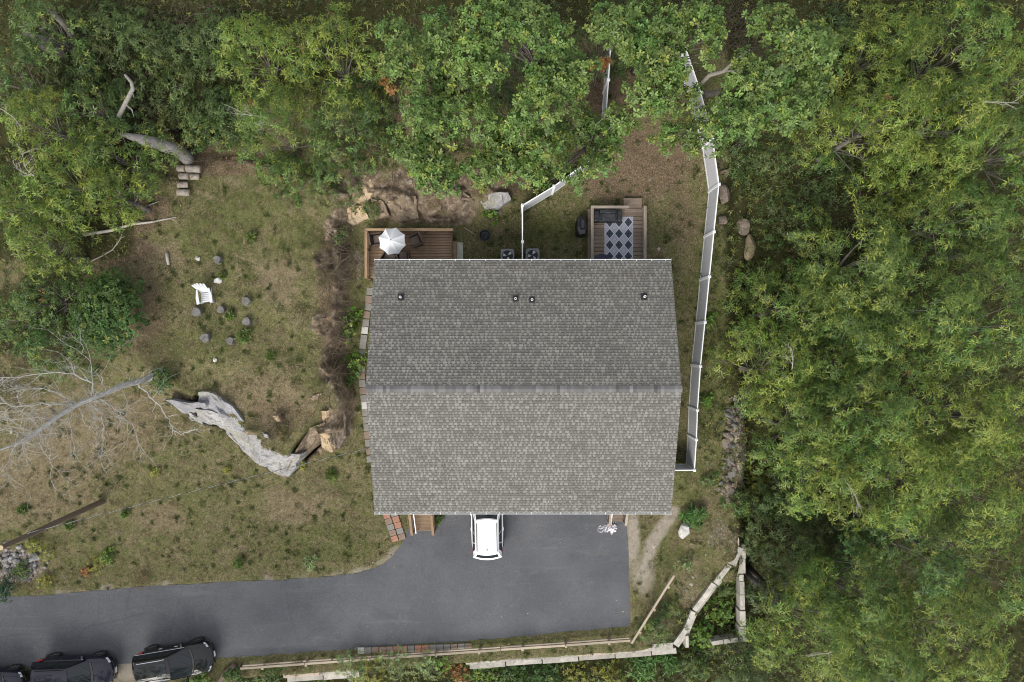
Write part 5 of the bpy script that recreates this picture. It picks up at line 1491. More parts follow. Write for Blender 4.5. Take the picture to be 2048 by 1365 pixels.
suv((-25.2, -19.08, 0), R(2), M_pnavy, "blue-black car in the middle of the parked row", rails="dark", group=GC, L=4.6, ribs=True)
suv((-30.25, -19.75, 0), R(-3), M_pnavy, "dark car cut off by the left edge, last of the parked row", rails="dark", group=GC, L=4.5)

# ------------------------------------------------------------------ foliage
def unit(a): return a / np.maximum(np.linalg.norm(a, axis=-1, keepdims=True), 1e-9)
def rosettes(Pn, Nn, k, L, W, lift, colA, colB, r_, yellow=0.0, shape='narrow', dead=0.0):
    """k leaves round every point: folded blades with a midrib; returns verts, tris, colours"""
    n = len(Pn)
    h = np.where(np.abs(Nn[:, 2:3]) < .9, np.array([[0, 0, 1.]]), np.array([[1., 0, 0]]))
    t1 = unit(np.cross(h, Nn)); t2 = np.cross(Nn, t1)
    ang = np.arange(k)[None, :] * 2 * np.pi / k + r_.uniform(0, 6.28, (n, 1)) + r_.normal(0, .3, (n, k))
    lf = r_.uniform(lift[0], lift[1], (n, k))
    d = unit(np.cos(ang)[..., None] * t1[:, None] + np.sin(ang)[..., None] * t2[:, None] + lf[..., None] * Nn[:, None])
    s = unit(np.cross(np.broadcast_to(Nn[:, None], d.shape), d))
    up = np.cross(d, s)
    Ls = (L * r_.uniform(.6, 1.15, (n, k)))[..., None] * r_.uniform(.75, 1.15, (n, 1, 1)); Ws = Ls * (W / L)
    b = Pn[:, None] + d * Ls * .06 + r_.normal(0, L * .08, (n, k, 3))
    tip = b + d * Ls - up * Ls * .16
    base = (colA[None] + (colB - colA)[None] * r_.uniform(0, 1, (n, 1)))
    if yellow:
        ym = r_.uniform(0, 1, n) < yellow
        base = np.where(ym[:, None], base * .55 + np.array([[.34, .36, .06]]) * .45, base)
    if dead:
        dm = r_.uniform(0, 1, n) < dead
        base = np.where(dm[:, None], np.array([[.22, .12, .05]]), base)
    col = base[:, None] * r_.uniform(.62, 1.4, (n, k, 1))
    if shape == 'narrow':
        m = b + d * Ls * .45 + up * Ws * .14
        V = np.stack([b, m - s * Ws * .5, tip, m + s * Ws * .5], 2); nv = 4
        F = np.array([[0, 1, 2], [0, 2, 3]])
    else:
        m1 = b + d * Ls * .38 + up * Ws * .12; m2 = b + d * Ls * .78 + up * Ws * .05; mid = b + d * Ls * .55 - up * Ws * .04
        V = np.stack([b, m1 - s * Ws * .42, m2 - s * Ws * .5, tip, m2 + s * Ws * .5, m1 + s * Ws * .42], 2); nv = 6
        F = np.array([[0, 1, 2], [0, 2, 3], [0, 3, 4], [0, 4, 5]])
    V = V.reshape(-1, 3)
    Fo = (np.arange(n * k)[:, None, None] * nv + F[None]).reshape(-1, 3)
    return V, Fo, np.repeat(col.reshape(-1, 3), nv, 0)
def dome_points(c, r, n, r_, zlo=-.35, flat=.95):
    v = unit(r_.normal(size=(int(n * 1.7) + 4, 3))); v = v[v[:, 2] > zlo][:n]
    p = c + v * np.array([r, r, r * flat]) * np.where(r_.uniform(0, 1, (len(v), 1)) < .6, r_.uniform(.96, 1.08, (len(v), 1)), r_.uniform(.55, .85, (len(v), 1)))
    nn = unit(v * .8 + np.array([0, 0, .75]) + r_.normal(0, .22, v.shape))
    return p, nn
STY = {  # leaves per spray, length, width, lift, colours, sprays per square metre, yellow share
    'chestnut': dict(k=9, L=.25, W=.05, lift=(-.3, .3), a=(.052, .102, .020), b=(.150, .236, .046), den=14.5, yellow=.22, shape='narrow'),
    'olive': dict(k=9, L=.245, W=.05, lift=(-.3, .3), a=(.066, .116, .018), b=(.186, .262, .046), den=14.5, yellow=.32, shape='narrow'),
    'oak': dict(k=8, L=.19, W=.085, lift=(-.2, .6), a=(.062, .118, .024), b=(.165, .245, .058), den=20, yellow=.07, shape='broad'),
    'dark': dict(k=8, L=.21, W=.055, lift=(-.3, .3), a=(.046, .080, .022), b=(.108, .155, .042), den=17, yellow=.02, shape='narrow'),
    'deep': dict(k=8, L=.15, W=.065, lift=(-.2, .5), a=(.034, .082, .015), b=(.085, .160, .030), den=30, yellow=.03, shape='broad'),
    'ochre3': dict(k=8, L=.2, W=.05, lift=(-.2, .5), a=(.05, .062, .014), b=(.13, .14, .034), den=14, yellow=.1, shape='narrow'),
    'mid': dict(k=9, L=.21, W=.06, lift=(-.3, .45), a=(.052, .100, .024), b=(.125, .190, .046), den=15, yellow=.08, shape='narrow'),
}
def crown_mesh(clumps, style, r_, dead=0, thin=1.0, yellow=None):
    s = STY[style]; Vs, Fs, Cs, n0 = [], [], [], 0
    for c, r, zl in clumps:
        hue = 1 + r_.normal(0, .07, 3) * np.array([1, .6, .5]); lum = r_.uniform(.88, 1.14)
        p, nn = dome_points(np.array(c), r, max(6, int(s['den'] * 4.2 * r * r * thin)), r_, zl)
        V_, F_, C_ = rosettes(p, nn, s['k'], s['L'], s['W'], s['lift'], np.array(s['a']) * hue * lum, np.array(s['b']) * hue * lum, r_, s['yellow'] if yellow is None else yellow, s['shape'], dead)
        Vs.append(V_); Fs.append(F_ + n0); Cs.append(C_); n0 += len(V_)
    return np.concatenate(Vs), np.concatenate(Fs), np.concatenate(Cs)
def auto_clumps(c, Rr, ztop, r_, n1=None, low=True, cr=(.21, .32)):
    out = [((c[0], c[1], ztop - .30 * Rr), Rr * .33, -.1)]; pts = [(c[0], c[1])]
    n1 = n1 or int(12 + Rr * 2.8)
    for t_ in range(400):
        if len(pts) >= n1: break
        a_ = r_.uniform(0, 6.28); q = math.sqrt(r_.uniform(0, 1)) * Rr * (.80 + .14 * math.sin(a_ * 3 + c[0]))
        x, y = c[0] + q * math.cos(a_), c[1] + q * math.sin(a_)
        if all(math.hypot(x - u_, y - w_) > Rr * .33 for u_, w_ in pts):
            pts.append((x, y)); r = Rr * r_.uniform(*cr)
            out.append(((x, y, ztop - r * .8 - 1.15 * Rr * (q / Rr) ** 2 - r_.uniform(0, .48) * Rr), r, -.2))
    if low:
        for _ in range(int(n1 * .4)):
            a_, q = r_.uniform(0, 6.28), math.sqrt(r_.uniform(.1, 1)) * Rr * .95
            out.append(((c[0] + q * math.cos(a_), c[1] + q * math.sin(a_), ztop - Rr * (1.35 + r_.uniform(.2, .6))), Rr * r_.uniform(.28, .4), 0))
    return out
NLEAF = 0
def tree(label, clumps, style, seed, base=None, bark=None, group="trees round the house", cat="tree", name="tree", dead=0, thin=1.0, limbs=True, trunk_r=.16, yellow=None, bare=0):
    global NLEAF
    r_ = np.random.default_rng(seed)
    cs = np.array([c for c, _, _ in clumps]); ctr = cs.mean(0)
    bx, by = (base[0], base[1]) if base else (ctr[0] * .97, ctr[1] * .97)
    gz = tz(bx, by); g = Vector((bx, by, gz - .15))
    r = empty(name, g, label, cat, group)
    V_, F_, C_ = crown_mesh(clumps, style, r_, dead, thin, yellow)
    NLEAF += len(F_)
    me = mesh_np("crown", V_ - np.array(g), F_, M_leaf, C_)
    o = piece("crown", me, r); o["kind"] = "stuff"
    if limbs:
        zlo = cs[:, 2].min(); fork = Vector((bx * .6 + ctr[0] * .4, by * .6 + ctr[1] * .4, gz + (zlo - gz) * .55))
        m = MB(); m.tube([g, g.lerp(fork, .5) + Vector((r_.normal(0, .1), r_.normal(0, .1), 0)), fork, Vector((ctr[0], ctr[1], zlo * .75 + cs[:, 2].max() * .25))], [trunk_r * 1.25, trunk_r, trunk_r * .85, trunk_r * .4], 9)
        m.build("trunk", bark or M_bark, r, smooth=True)
        m = MB()
        for c, rad, _ in clumps:
            e = Vector(c) - Vector((0, 0, rad * .5)); s_ = fork.lerp(Vector((ctr[0], ctr[1], zlo * .75 + cs[:, 2].max() * .25)), r_.uniform(0, .8))
            mid = s_.lerp(e, .5) + Vector((r_.normal(0, .18), r_.normal(0, .18), r_.normal(.1, .15)))
            m.tube([s_, mid, e, e + (e - mid) * .12 - Vector((0, 0, rad * .2))], [trunk_r * .24, trunk_r * .16, trunk_r * .07, .006], 5, caps=False)
        m.build("limbs", bark or M_bark, r, smooth=True)
        m = MB()
        for _ in range(1 if bare else 0):
            c, rad, _z = max(clumps[:12], key=lambda q: q[0][2])
            e = Vector(c) + Vector((0, 0, rad * .7)); rq = random.Random(seed)
            def spray(p, d, L, r0, dep):
                pts = [p]
                for w in range(5): d = (d + Vector((rq.gauss(0, .16), rq.gauss(0, .16), rq.gauss(0, .1)))).normalized(); pts.append(pts[-1] + d * L / 5)
                m.tube(pts, [r0 * (1 - .17 * w) for w in range(6)], 4, caps=False)
                if dep:
                    for w in (1, 2, 3, 4): spray(pts[w], (d + Vector((rq.gauss(0, .6), rq.gauss(0, .6), rq.gauss(.1, .3)))).normalized(), L * .5, r0 * .55, dep - 1)
            for q in range(bare): spray(e, Vector((rq.gauss(0, 1), rq.gauss(0, 1), .35)).normalized(), rq.uniform(.8, 1.5), .022, 2)
        if m.v: m.build("dead_twigs", M_palebranch, r, kind="stuff")
    return r
def PR(px, py, rp, z): 
    p = P(px, py, z); return (p.x, p.y), rp * (CAM_H - z) / FPX
def round_tree(px, py, rp, ztop, style, seed, label, **kw):
    zc = ztop - .35 * rp * (CAM_H - ztop) / FPX
    c, Rr = PR(px, py, rp, zc)
    r_ = np.random.default_rng(seed + 500)
    return tree(label, auto_clumps(c, Rr, ztop, r_, cr=kw.pop('cr', (.21, .32)), low=kw.pop('low', True)), style, seed, **kw)
def clump_tree(px_clumps, z, style, seed, label, jitter=.9, **kw):
    r_ = np.random.default_rng(seed + 900); out = []
    for px, py, rp in px_clumps:
        zz = z + r_.uniform(-jitter, jitter); c, r = PR(px, py, rp, zz)
        n = 5 if rp > 40 else 3
        out.append(((c[0], c[1], zz - r * .55), r * .62, -.2))
        for q in range(n):
            a_ = q * 6.283 / n + r_.uniform(0, 1); d = r * r_.uniform(.5, .72)
            out.append(((c[0] + d * math.cos(a_), c[1] + d * math.sin(a_), zz - r * r_.uniform(.6, 1.1)), r * r_.uniform(.36, .52), -.3))
    return tree(label, out, style, seed, **kw)

# woods on the right
W = "broadleaf trees of the eastern woods"
east = [
 (1790, 70, 118, 8.5, 'olive', "yellow-green tree at the top edge of the eastern woods, right of the big oak"),
 (1960, 70, 125, 9.5, 'chestnut', "tree filling the woods' upper right corner"),
 (1800, 225, 128, 9.0, 'olive', "star-leaved tree second from the top, just right of the big oak"),
 (1945, 215, 118, 10.0, 'olive', "tall yellow-green tree below the upper right corner tree"),
 (2070, 290, 110, 9.0, 'chestnut', "tree cut by the right edge at the upper quarter of the woods"),
 (1900, 330, 95, 8.2, 'olive', "yellow-green tree bordering the dark hollow on its upper right"),
 (1975, 440, 130, 8.8, 'chestnut', "broad crown right of the dark hollow among the woods"),
 (1760, 520, 130, 8.2, 'chestnut', "tree below the dark hollow, at the fence's bend level"),
 (1625, 620, 120, 7.2, 'chestnut', "tree on the woods' house side, level with the roof vents"),
 (1572, 738, 105, 7.0, 'olive', "tree closest to the fence, level with the roof ridge"),
 (1745, 690, 130, 8.6, 'chestnut', "tree directly behind the crown closest to the fence"),
 (1895, 620, 140, 9.4, 'chestnut', "large crown in the middle depth of the woods, level with the vents"),
 (2035, 650, 120, 9.6, 'chestnut', "tree at the right edge level with the roof's rear slope"),
 (1652, 860, 108, 7.6, 'chestnut', "tree overhanging the rubble stone wall"),
 (1780, 850, 138, 9.0, 'chestnut', "rounded crown behind the tree over the rubble wall"),
 (1950, 840, 140, 9.8, 'olive', "bright crown near the right edge below the ridge level"),
 (1680, 960, 100, 7.8, 'olive', "bright yellow-green tree just above the dark lower hollow"),
 (1840, 975, 118, 8.8, 'olive', "bright yellow-green tree right of the crown above the lower hollow"),
 (2000, 1010, 122, 9.2, 'olive', "tree at the right edge level with the front eave"),
 (1880, 1140, 118, 8.0, 'mid', "tree right of the dark lower hollow, level with the white boulder"),
 (2025, 1180, 120, 8.4, 'chestnut', "tree at the right edge level with the driveway's middle"),
 (1750, 1215, 105, 7.2, 'chestnut', "tree below the dark lower hollow"),
 (1650, 1290, 108, 7.0, 'olive', "tree at the bottom edge nearest the long block wall"),
 (1800, 1330, 125, 8.0, 'chestnut', "tree at the bottom edge, second from the block wall"),
 (2075, 130, 95, 8.2, 'olive', "tree barely showing at the right edge just under the corner"),
 (2085, 480, 95, 8.2, 'chestnut', "tree barely showing at the right edge level with the decks"),
 (2080, 850, 95, 8.6, 'olive', "tree barely showing at the right edge below ridge level"),
 (1960, 1320, 125, 8.4, 'olive', "tree filling the lower right corner"),
]
for i, (px, py, rp, zt_, st, lab) in enumerate(east):
    round_tree(px, py, rp, zt_ + (i * 7 % 5 - 2) * .45, st, 100 + i, lab, group=W, bare=1 if i in (3, 9, 16, 22) else 0, dead=.0015)
dk = [
 (1535, 315, 105, 3.6, 'dark', "dark bluish understorey tree behind the fence below the big oak"),
 (1665, 330, 95, 3.4, 'dark', "dark understorey tree in the shade right of the one behind the fence"),
 (1610, 415, 80, 2.6, 'dark', "low dark tree at the edge of the upper hollow"),
 (1780, 395, 100, 3.0, 'dark', "darkest tree sunk in the upper hollow of the woods"),
 (1612, 1090, 86, 3.2, 'dark', "dark tree in the lower hollow beside the block wall"),
 (1715, 1100, 90, 3.0, 'dark', "dark tree deeper inside the lower hollow"),
 (1592, 1005, 58, 2.4, 'dark', "low dark tree between the rubble wall and the lower hollow"),
 (1500, 1348, 62, 1.4, 'dark', "dark shrubby tree at the bottom edge under the wall corner"),
 (1565, 1195, 46, 2.0, 'dark', "small dark tree by the grey stone outside the long block wall"),
 (1690, 60, 70, 4.6, 'dark', "dark tree in the gap between the big oak and the eastern woods"),
]
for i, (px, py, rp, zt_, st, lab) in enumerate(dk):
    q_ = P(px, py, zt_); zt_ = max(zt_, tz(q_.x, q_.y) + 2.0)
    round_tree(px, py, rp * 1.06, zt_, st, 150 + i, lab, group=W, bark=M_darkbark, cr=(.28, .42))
# oaks behind the house
O = "oaks behind the house"
clump_tree([(810, 110, 55), (880, 60, 55), (940, 95, 55), (855, 165, 55), (930, 165, 60), (950, 215, 50), (835, 215, 42), (790, 60, 45), (880, 215, 50), (990, 130, 40), (1030, 250, 35)], 10.5, 'oak', 201, "oak with a bright crown left of centre behind the house", group=O, base=(-3.2, 12.5), jitter=1.3)
clump_tree([(815, 262, 42), (848, 300, 52), (885, 342, 46), (850, 345, 40), (815, 300, 35), (880, 290, 36)], 8.6, 'oak', 202, "oak hanging over the rock bank behind the umbrella deck", group=O, base=(-3.8, 9.8))
clump_tree([(1000, 262, 55), (1015, 312, 55), (960, 330, 42), (1090, 290, 55), (1055, 335, 36), (1110, 265, 48), (1040, 245, 40)], 9.0, 'oak', 203, "oak with a yellowing clump above the bent white fence", group=O, base=(0.6, 9.6), yellow=.14)
clump_tree([(1160, 235, 45), (1210, 262, 48), (1245, 250, 36), (1210, 300, 40), (1085, 352, 30), (1150, 345, 34), (1190, 330, 28), (1245, 225, 30)], 8.4, 'oak', 204, "oak covering the dividing fence behind the right deck", group=O, base=(3.6, 10.6))
clump_tree([(960, 25, 55), (1010, 20, 50), (1060, 25, 55), (1090, 75, 50), (1115, 115, 58), (1140, 165, 50), (1085, 165, 46), (1125, 60, 40), (1170, 130, 36), (1060, 210, 45), (1110, 210, 40), (1030, 60, 34)], 11, 'oak', 205, "tall oak at the top edge near the picture's middle", group=O, base=(1.6, 14.0), jitter=1.3)
clump_tree([(1235, 30, 50), (1290, 20, 50), (1300, 75, 55), (1350, 40, 55), (1420, 25, 45), (1432, 65, 32), (1330, 115, 50), (1350, 140, 42), (1335, 185, 42), (1300, 170, 45), (1260, 75, 35), (1425, 105, 24), (1310, 205, 30), (1388, 185, 26)], 10.6, 'oak', 206, "bright oak at the top edge between the two white fences", group=O, base=(6.4, 14.2), jitter=1.2)
clump_tree([(1560, 30, 52), (1640, 70, 52), (1660, 110, 42), (1500, 135, 50), (1560, 125, 55), (1615, 165, 52), (1545, 190, 55), (1600, 215, 45), (1475, 205, 42), (1500, 240, 40), (1560, 232, 42), (1650, 165, 36), (1520, 165, 45), (1590, 60, 40), (1460, 255, 34)], 10.8, 'oak', 207, "big oak with bare grey limbs beside the far end of the long fence", group=O, base=(9.6, 13.0), jitter=1.3, bare=0)
clump_tree([(1395, 255, 40), (1440, 275, 30), (1385, 285, 28), (1335, 275, 27), (1420, 220, 30), (1345, 255, 18)], 7.6, 'oak', 208, "small leafy oak spray drooping over the long fence's top end", group=O, base=(9.4, 10.4), trunk_r=.1)
branchy("oak_limb", "pale forked bare limb reaching right beside the far end of the long fence", "branch", [P(1400, 170, 6.5), P(1420, 150, 8), P(1448, 143, 9), P(1470, 122, 9.8), P(1500, 100, 10.3)], [.11, .10, .085, .06, .03], M_palebranch,
        [([P(1448, 143, 9), P(1475, 142, 9.4), P(1500, 148, 9.8)], .05), ([P(1480, 172, 9), P(1505, 160, 9.6), P(1530, 155, 10)], .06), ([P(1490, 175, 9), P(1525, 178, 9.8)], .045), ([P(1490, 180, 9), P(1520, 198, 9.8), P(1550, 205, 10.2)], .035)], seed=31)
# woods on the left
L_ = "trees of the western woods"
west = [
 (50, 35, 85, 8.6, 'mid', "tree in the upper left corner above the dark leaning trunks"),
 (40, 240, 85, 8.8, 'olive', "yellow-green tree on the left edge below the dark trunks"),
 (-8, 130, 75, 8.0, 'mid', "green tree cut by the left edge just under the corner tree"),
 (-12, 400, 80, 8.2, 'olive', "yellow-green tree cut by the left edge level with the log pile"),
 (150, 200, 62, 7.4, 'mid', "middling green tree between the dark trunks and the crooked snag"),
 (200, 300, 90, 8.0, 'chestnut', "broad crown hanging over the pale leaning trunk"),
 (90, 360, 110, 8.8, 'olive', "bright yellow-green crown filling the left edge above the fallen branch"),
 (200, 378, 64, 7.4, 'olive', "yellow-green tree beside the log pile"),
 (48, 490, 66, 7.6, 'olive', "bright yellow-green tree on the left edge level with the umbrella deck"),
 (505, 85, 112, 8.6, 'olive', "yellow-green tree at the top edge left of the oaks"),
 (660, 90, 112, 8.8, 'olive', "dense yellow-green tree touching the oaks at the top edge"),
 (540, 245, 112, 7.8, 'chestnut', "large crown over the upper lawn edge with grey bare twigs"),
 (680, 240, 92, 7.2, 'mid', "dull green crown left of the oak over the rock bank"),
 (655, 345, 72, 5.6, 'mid', "low hanging crown above the cliff's upper end"),
 (580, 350, 60, 5.2, 'mid', "small crown at the upper lawn's right end"),
 (60, 605, 78, 6.4, 'mid', "mid-green tree left of the dark round shrub"),
 (75, 690, 78, 5.6, 'mid', "mid-green tree above the leaning bare tree"),
 (10, 640, 60, 6, 'mid', "green tree at the left edge above the leaning bare tree's tip"),
]
for i, (px, py, rp, zt_, st, lab) in enumerate(west):
    round_tree(px, py, rp, zt_, st, 300 + i, lab, group=L_, bare=2 if i in (1, 6, 11) else 0, dead=.003)
dkw = [
 (355, 170, 78, 4.8, 'dark', "dark bluish tree in the brush right of the crooked snag"),
 (210, 55, 80, 5.2, 'dark', "dark tree at the top edge right of the leaning trunks"),
 (440, 60, 60, 5, 'dark', "dark narrow tree at the top edge before the yellow-green ones"),
 (430, 220, 62, 4.8, 'dark', "dark tree between the brush and the large twiggy crown"),
 (240, 190, 46, 4.8, 'dark', "small dark tree left of the crooked snag"),
 (730, 190, 60, 5.0, 'dark', "dark tree under the orange-tinted sprays left of the oaks"),
 (120, 150, 60, 4.6, 'dark', "dark low tree under the thick leaning trunk"),
 (285, 70, 70, 4.4, 'dark', "dark tree at the top edge in the middle of the brush"),
 (385, 85, 60, 4.4, 'dark', "dark tree at the top edge just left of the narrow one"),
 (395, 250, 44, 3.0, 'mid', "low olive bush-like tree beside the twiggy crown"),
 (330, 255, 46, 2.2, 'ochre3', "low olive tangle of growth between the snag and the log pile"),
]
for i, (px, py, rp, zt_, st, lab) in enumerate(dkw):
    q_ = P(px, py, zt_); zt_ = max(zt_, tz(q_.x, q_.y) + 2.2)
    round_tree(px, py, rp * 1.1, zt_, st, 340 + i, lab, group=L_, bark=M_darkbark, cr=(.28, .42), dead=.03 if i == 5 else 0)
round_tree(1205, 70, 70, 6.8, 'dark', 360, "dark tree behind the top oaks over the dividing fence's end", group=O)
round_tree(1010, 140, 70, 6.6, 'dark', 361, "dark understorey tree between the two middle oaks", group=O)
round_tree(1480, 290, 60, 5.0, 'dark', 362, "dark shrubby tree tucked under the small oak spray by the fence", group=W)
# shrubs
def shrub(px, py, rp, h, style, seed, label, cat="shrub", name="shrub", squash=1.0, colmul=None, group=None, nclump=None):
    p = PG(px, py, h * .6); Rr = rp * (CAM_H - p.z) / FPX
    r_ = np.random.default_rng(seed); n = nclump or max(4, int(7 + 3 * Rr)); out = []
    gz = p.z - h * .6
    for k in range(n):
        a_, q = k * 2.4, math.sqrt((k + .3) / n) * Rr * .72
        out.append(((p.x + q * math.cos(a_), p.y + q * math.sin(a_), gz + h * (.62 - .35 * (q / Rr) ** 2) + r_.uniform(-.1, .1) * h), Rr * (.42 if Rr > .5 else .5), -.35))
    if colmul is not None:
        old = dict(STY[style]); STY['tmp'] = dict(old, a=tuple(np.array(old['a']) * colmul), b=tuple(np.array(old['b']) * colmul)); style = 'tmp'
    return tree(label, out, style, seed, base=(p.x, p.y), group=group, cat=cat, name=name, trunk_r=.05)
shrub(208, 632, 76, 3.2, 'deep', 401, "large dense dark green shrub at the left edge of the stump lawn", nclump=16)
shrub(225, 582, 48, 2.4, 'deep', 402, "dark green shrub forming the upper lobe of the large dense one")
shrub(325, 758, 24, .8, 'deep', 403, "small dark shrub at the foot of the leaning bare tree")
P_ = "weeds on the front lawn"
STY['weed'] = dict(k=9, L=.22, W=.06, lift=(.0, .8), a=(.070, .115, .020), b=(.13, .19, .04), den=9, yellow=.05, shape='narrow')
STY['ochre'] = dict(k=8, L=.16, W=.055, lift=(-.2, .6), a=(.15, .17, .03), b=(.28, .28, .05), den=16, yellow=.3, shape='narrow')
STY['ochre2'] = dict(k=8, L=.18, W=.03, lift=(.1, .8), a=(.09, .085, .03), b=(.17, .15, .06), den=16, yellow=.1, shape='narrow')
STY['dry'] = dict(k=9, L=.22, W=.02, lift=(-.1, .9), a=(.26, .17, .09), b=(.36, .25, .14), den=22, yellow=0, shape='narrow')
STY['rust'] = dict(k=8, L=.14, W=.07, lift=(-.2, .5), a=(.22, .09, .03), b=(.34, .17, .06), den=16, yellow=.2, shape='broad')
STY['bright'] = dict(k=7, L=.15, W=.085, lift=(-.1, .5), a=(.065, .135, .018), b=(.14, .24, .035), den=20, yellow=.10, shape='broad')
STY['pale'] = dict(k=8, L=.17, W=.055, lift=(-.1, .7), a=(.13, .19, .065), b=(.26, .34, .14), den=15, yellow=.05, shape='narrow')
STY['sumac'] = dict(k=10, L=.42, W=.10, lift=(-.1, .35), a=(.05, .12, .022), b=(.095, .20, .04), den=5, yellow=.0, shape='narrow')
STY['fern'] = dict(k=9, L=.38, W=.06, lift=(0, .7), a=(.02, .06, .025), b=(.04, .09, .035), den=8, yellow=.0, shape='narrow')
for a in [
 (663, 951, 12, .3, 'weed', 410, "bright leafy weed on the lawn near the ledge's tip", "weed"),
 (478, 1128, 9, .5, 'weed', 411, "leafy green weed with a stalk near the driveway edge", "weed"),
 (140, 1051, 9, .35, 'weed', 412, "bright leafy weed just below the utility pole", "weed"),
 (45, 1021, 9, .3, 'weed', 413, "small leafy weed on the left lawn above the pole", "weed"),
 (250, 1028, 6, .25, 'weed', 414, "tiny leafy weed right of the pole's foot", "weed"),
 (620, 1125, 20, .4, 'pale', 415, "pale feathery weed clump near the driveway bend", "weed"),
 (193, 1130, 22, .6, 'ochre', 416, "yellow-ochre bush on the lower left lawn", "bush"),
 (215, 1112, 15, .4, 'bright', 417, "green sprig behind the yellow-ochre bush", "bush"),
 (172, 1142, 10, .4, 'rust', 418, "reddish sprig at the left of the yellow-ochre bush", "bush"),
 (285, 1158, 24, .3, 'dry', 419, "dry straw-coloured grass clump beside the driveway", "grass clump"),
 (95, 1103, 24, .9, 'ochre', 420, "light yellow-green bush above the stone heap", "bush"),
 (65, 1090, 16, .7, 'ochre', 421, "small yellow-green bush beside the pole above the stone heap", "bush"),
 (45, 1140, 20, .4, 'mid', 422, "low green plant growing on the stone heap", "plant"),
 (90, 1165, 18, .4, 'ochre', 423, "olive tuft at the driveway corner below the stone heap", "plant"),
 (12, 1178, 30, 1.0, 'fern', 424, "dark spiky green plant at the left edge of the driveway", "plant"),
 (1390, 1034, 24, .7, 'sumac', 425, "leafy green plant behind the white boulder", "plant"),
 (1372, 1130, 22, .5, 'pale', 426, "pale feathery plant below the white boulder", "plant"),
 (490, 672, 13, .18, 'weed', 427, "green weed tuft right of the lowest stump", "weed"),
 (541, 713, 6, .15, 'weed', 428, "small green weed on the lawn toward the cliff", "weed"),
 (461, 632, 7, .2, 'weed', 429, "small green weed beside the stump by the white chair", "weed"),
 (503, 474, 8, .2, 'weed', 430, "bright weed on the upper lawn", "weed"),
 (445, 551, 4, .15, 'weed', 431, "sprig behind the broad white rock", "weed"),
 (700, 640, 34, .6, 'bright', 432, "bright green bush between the cliff and the house", "bush"),
 (716, 725, 30, .6, 'bright', 433, "bright green bush leaning over the pavers left of the house", "bush"),
 (700, 760, 20, .5, 'mid', 434, "duller green bush below the paver-side bush", "bush"),
 (690, 665, 24, .5, 'deep', 435, "dark green bush tucked against the cliff foot", "bush"),
 (678, 470, 22, .6, 'mid', 436, "green shrub in the gap above the cliff", "bush"),
 (745, 418, 22, .6, 'mid', 437, "bushy shrub between the tan ledges", "bush"),
 (985, 430, 20, .4, 'bright', 438, "bright green weeds below the jagged pale rock", "weed"),
 (965, 375, 12, .3, 'ochre', 439, "yellow-green weed above the jagged pale rock", "weed"),
 (876, 1037, 14, .5, 'weed', 440, "green plant at the right of the brown front stairs", "plant"),
 (603, 932, 7, .25, 'ochre', 441, "yellow-green sprig at the ledge's tip", "weed"),
 (585, 940, 8, .25, 'mid', 442, "dark sprig at the very tip of the grey ledge", "weed"),
 (566, 868, 16, .3, 'ochre2', 443, "weedy tuft growing on top of the grey ledge", "weed"),
 (395, 836, 7, .2, 'mid', 444, "small tuft growing in a crack of the ledge's left end", "weed"),
 (312, 945, 9, .2, 'ochre', 445, "faint yellow tuft on the lawn below the leaning bare tree", "weed"),
 (455, 940, 5, .2, 'ochre', 446, "small rusty sprig on the lawn below the ledge", "weed"),
 (1545, 570, 30, .9, 'mid', 447, "low bush between the long tan boulder and the woods", "bush"),
 (1495, 555, 24, .5, 'pale', 448, "pale grey-green low plant below the long tan boulder", "plant"),
 (1420, 640, 20, .4, 'bright', 449, "bright weeds against the long fence, level with the vents", "weed"),
 (1412, 800, 18, .4, 'bright', 450, "green weeds against the long fence just below ridge level", "weed"),
 (1425, 960, 24, .5, 'mid', 451, "green weeds beyond the long fence's lower end", "weed"),
]:
    shrub(*a[:7], cat=a[7], name="leafy_plant", nclump=5)
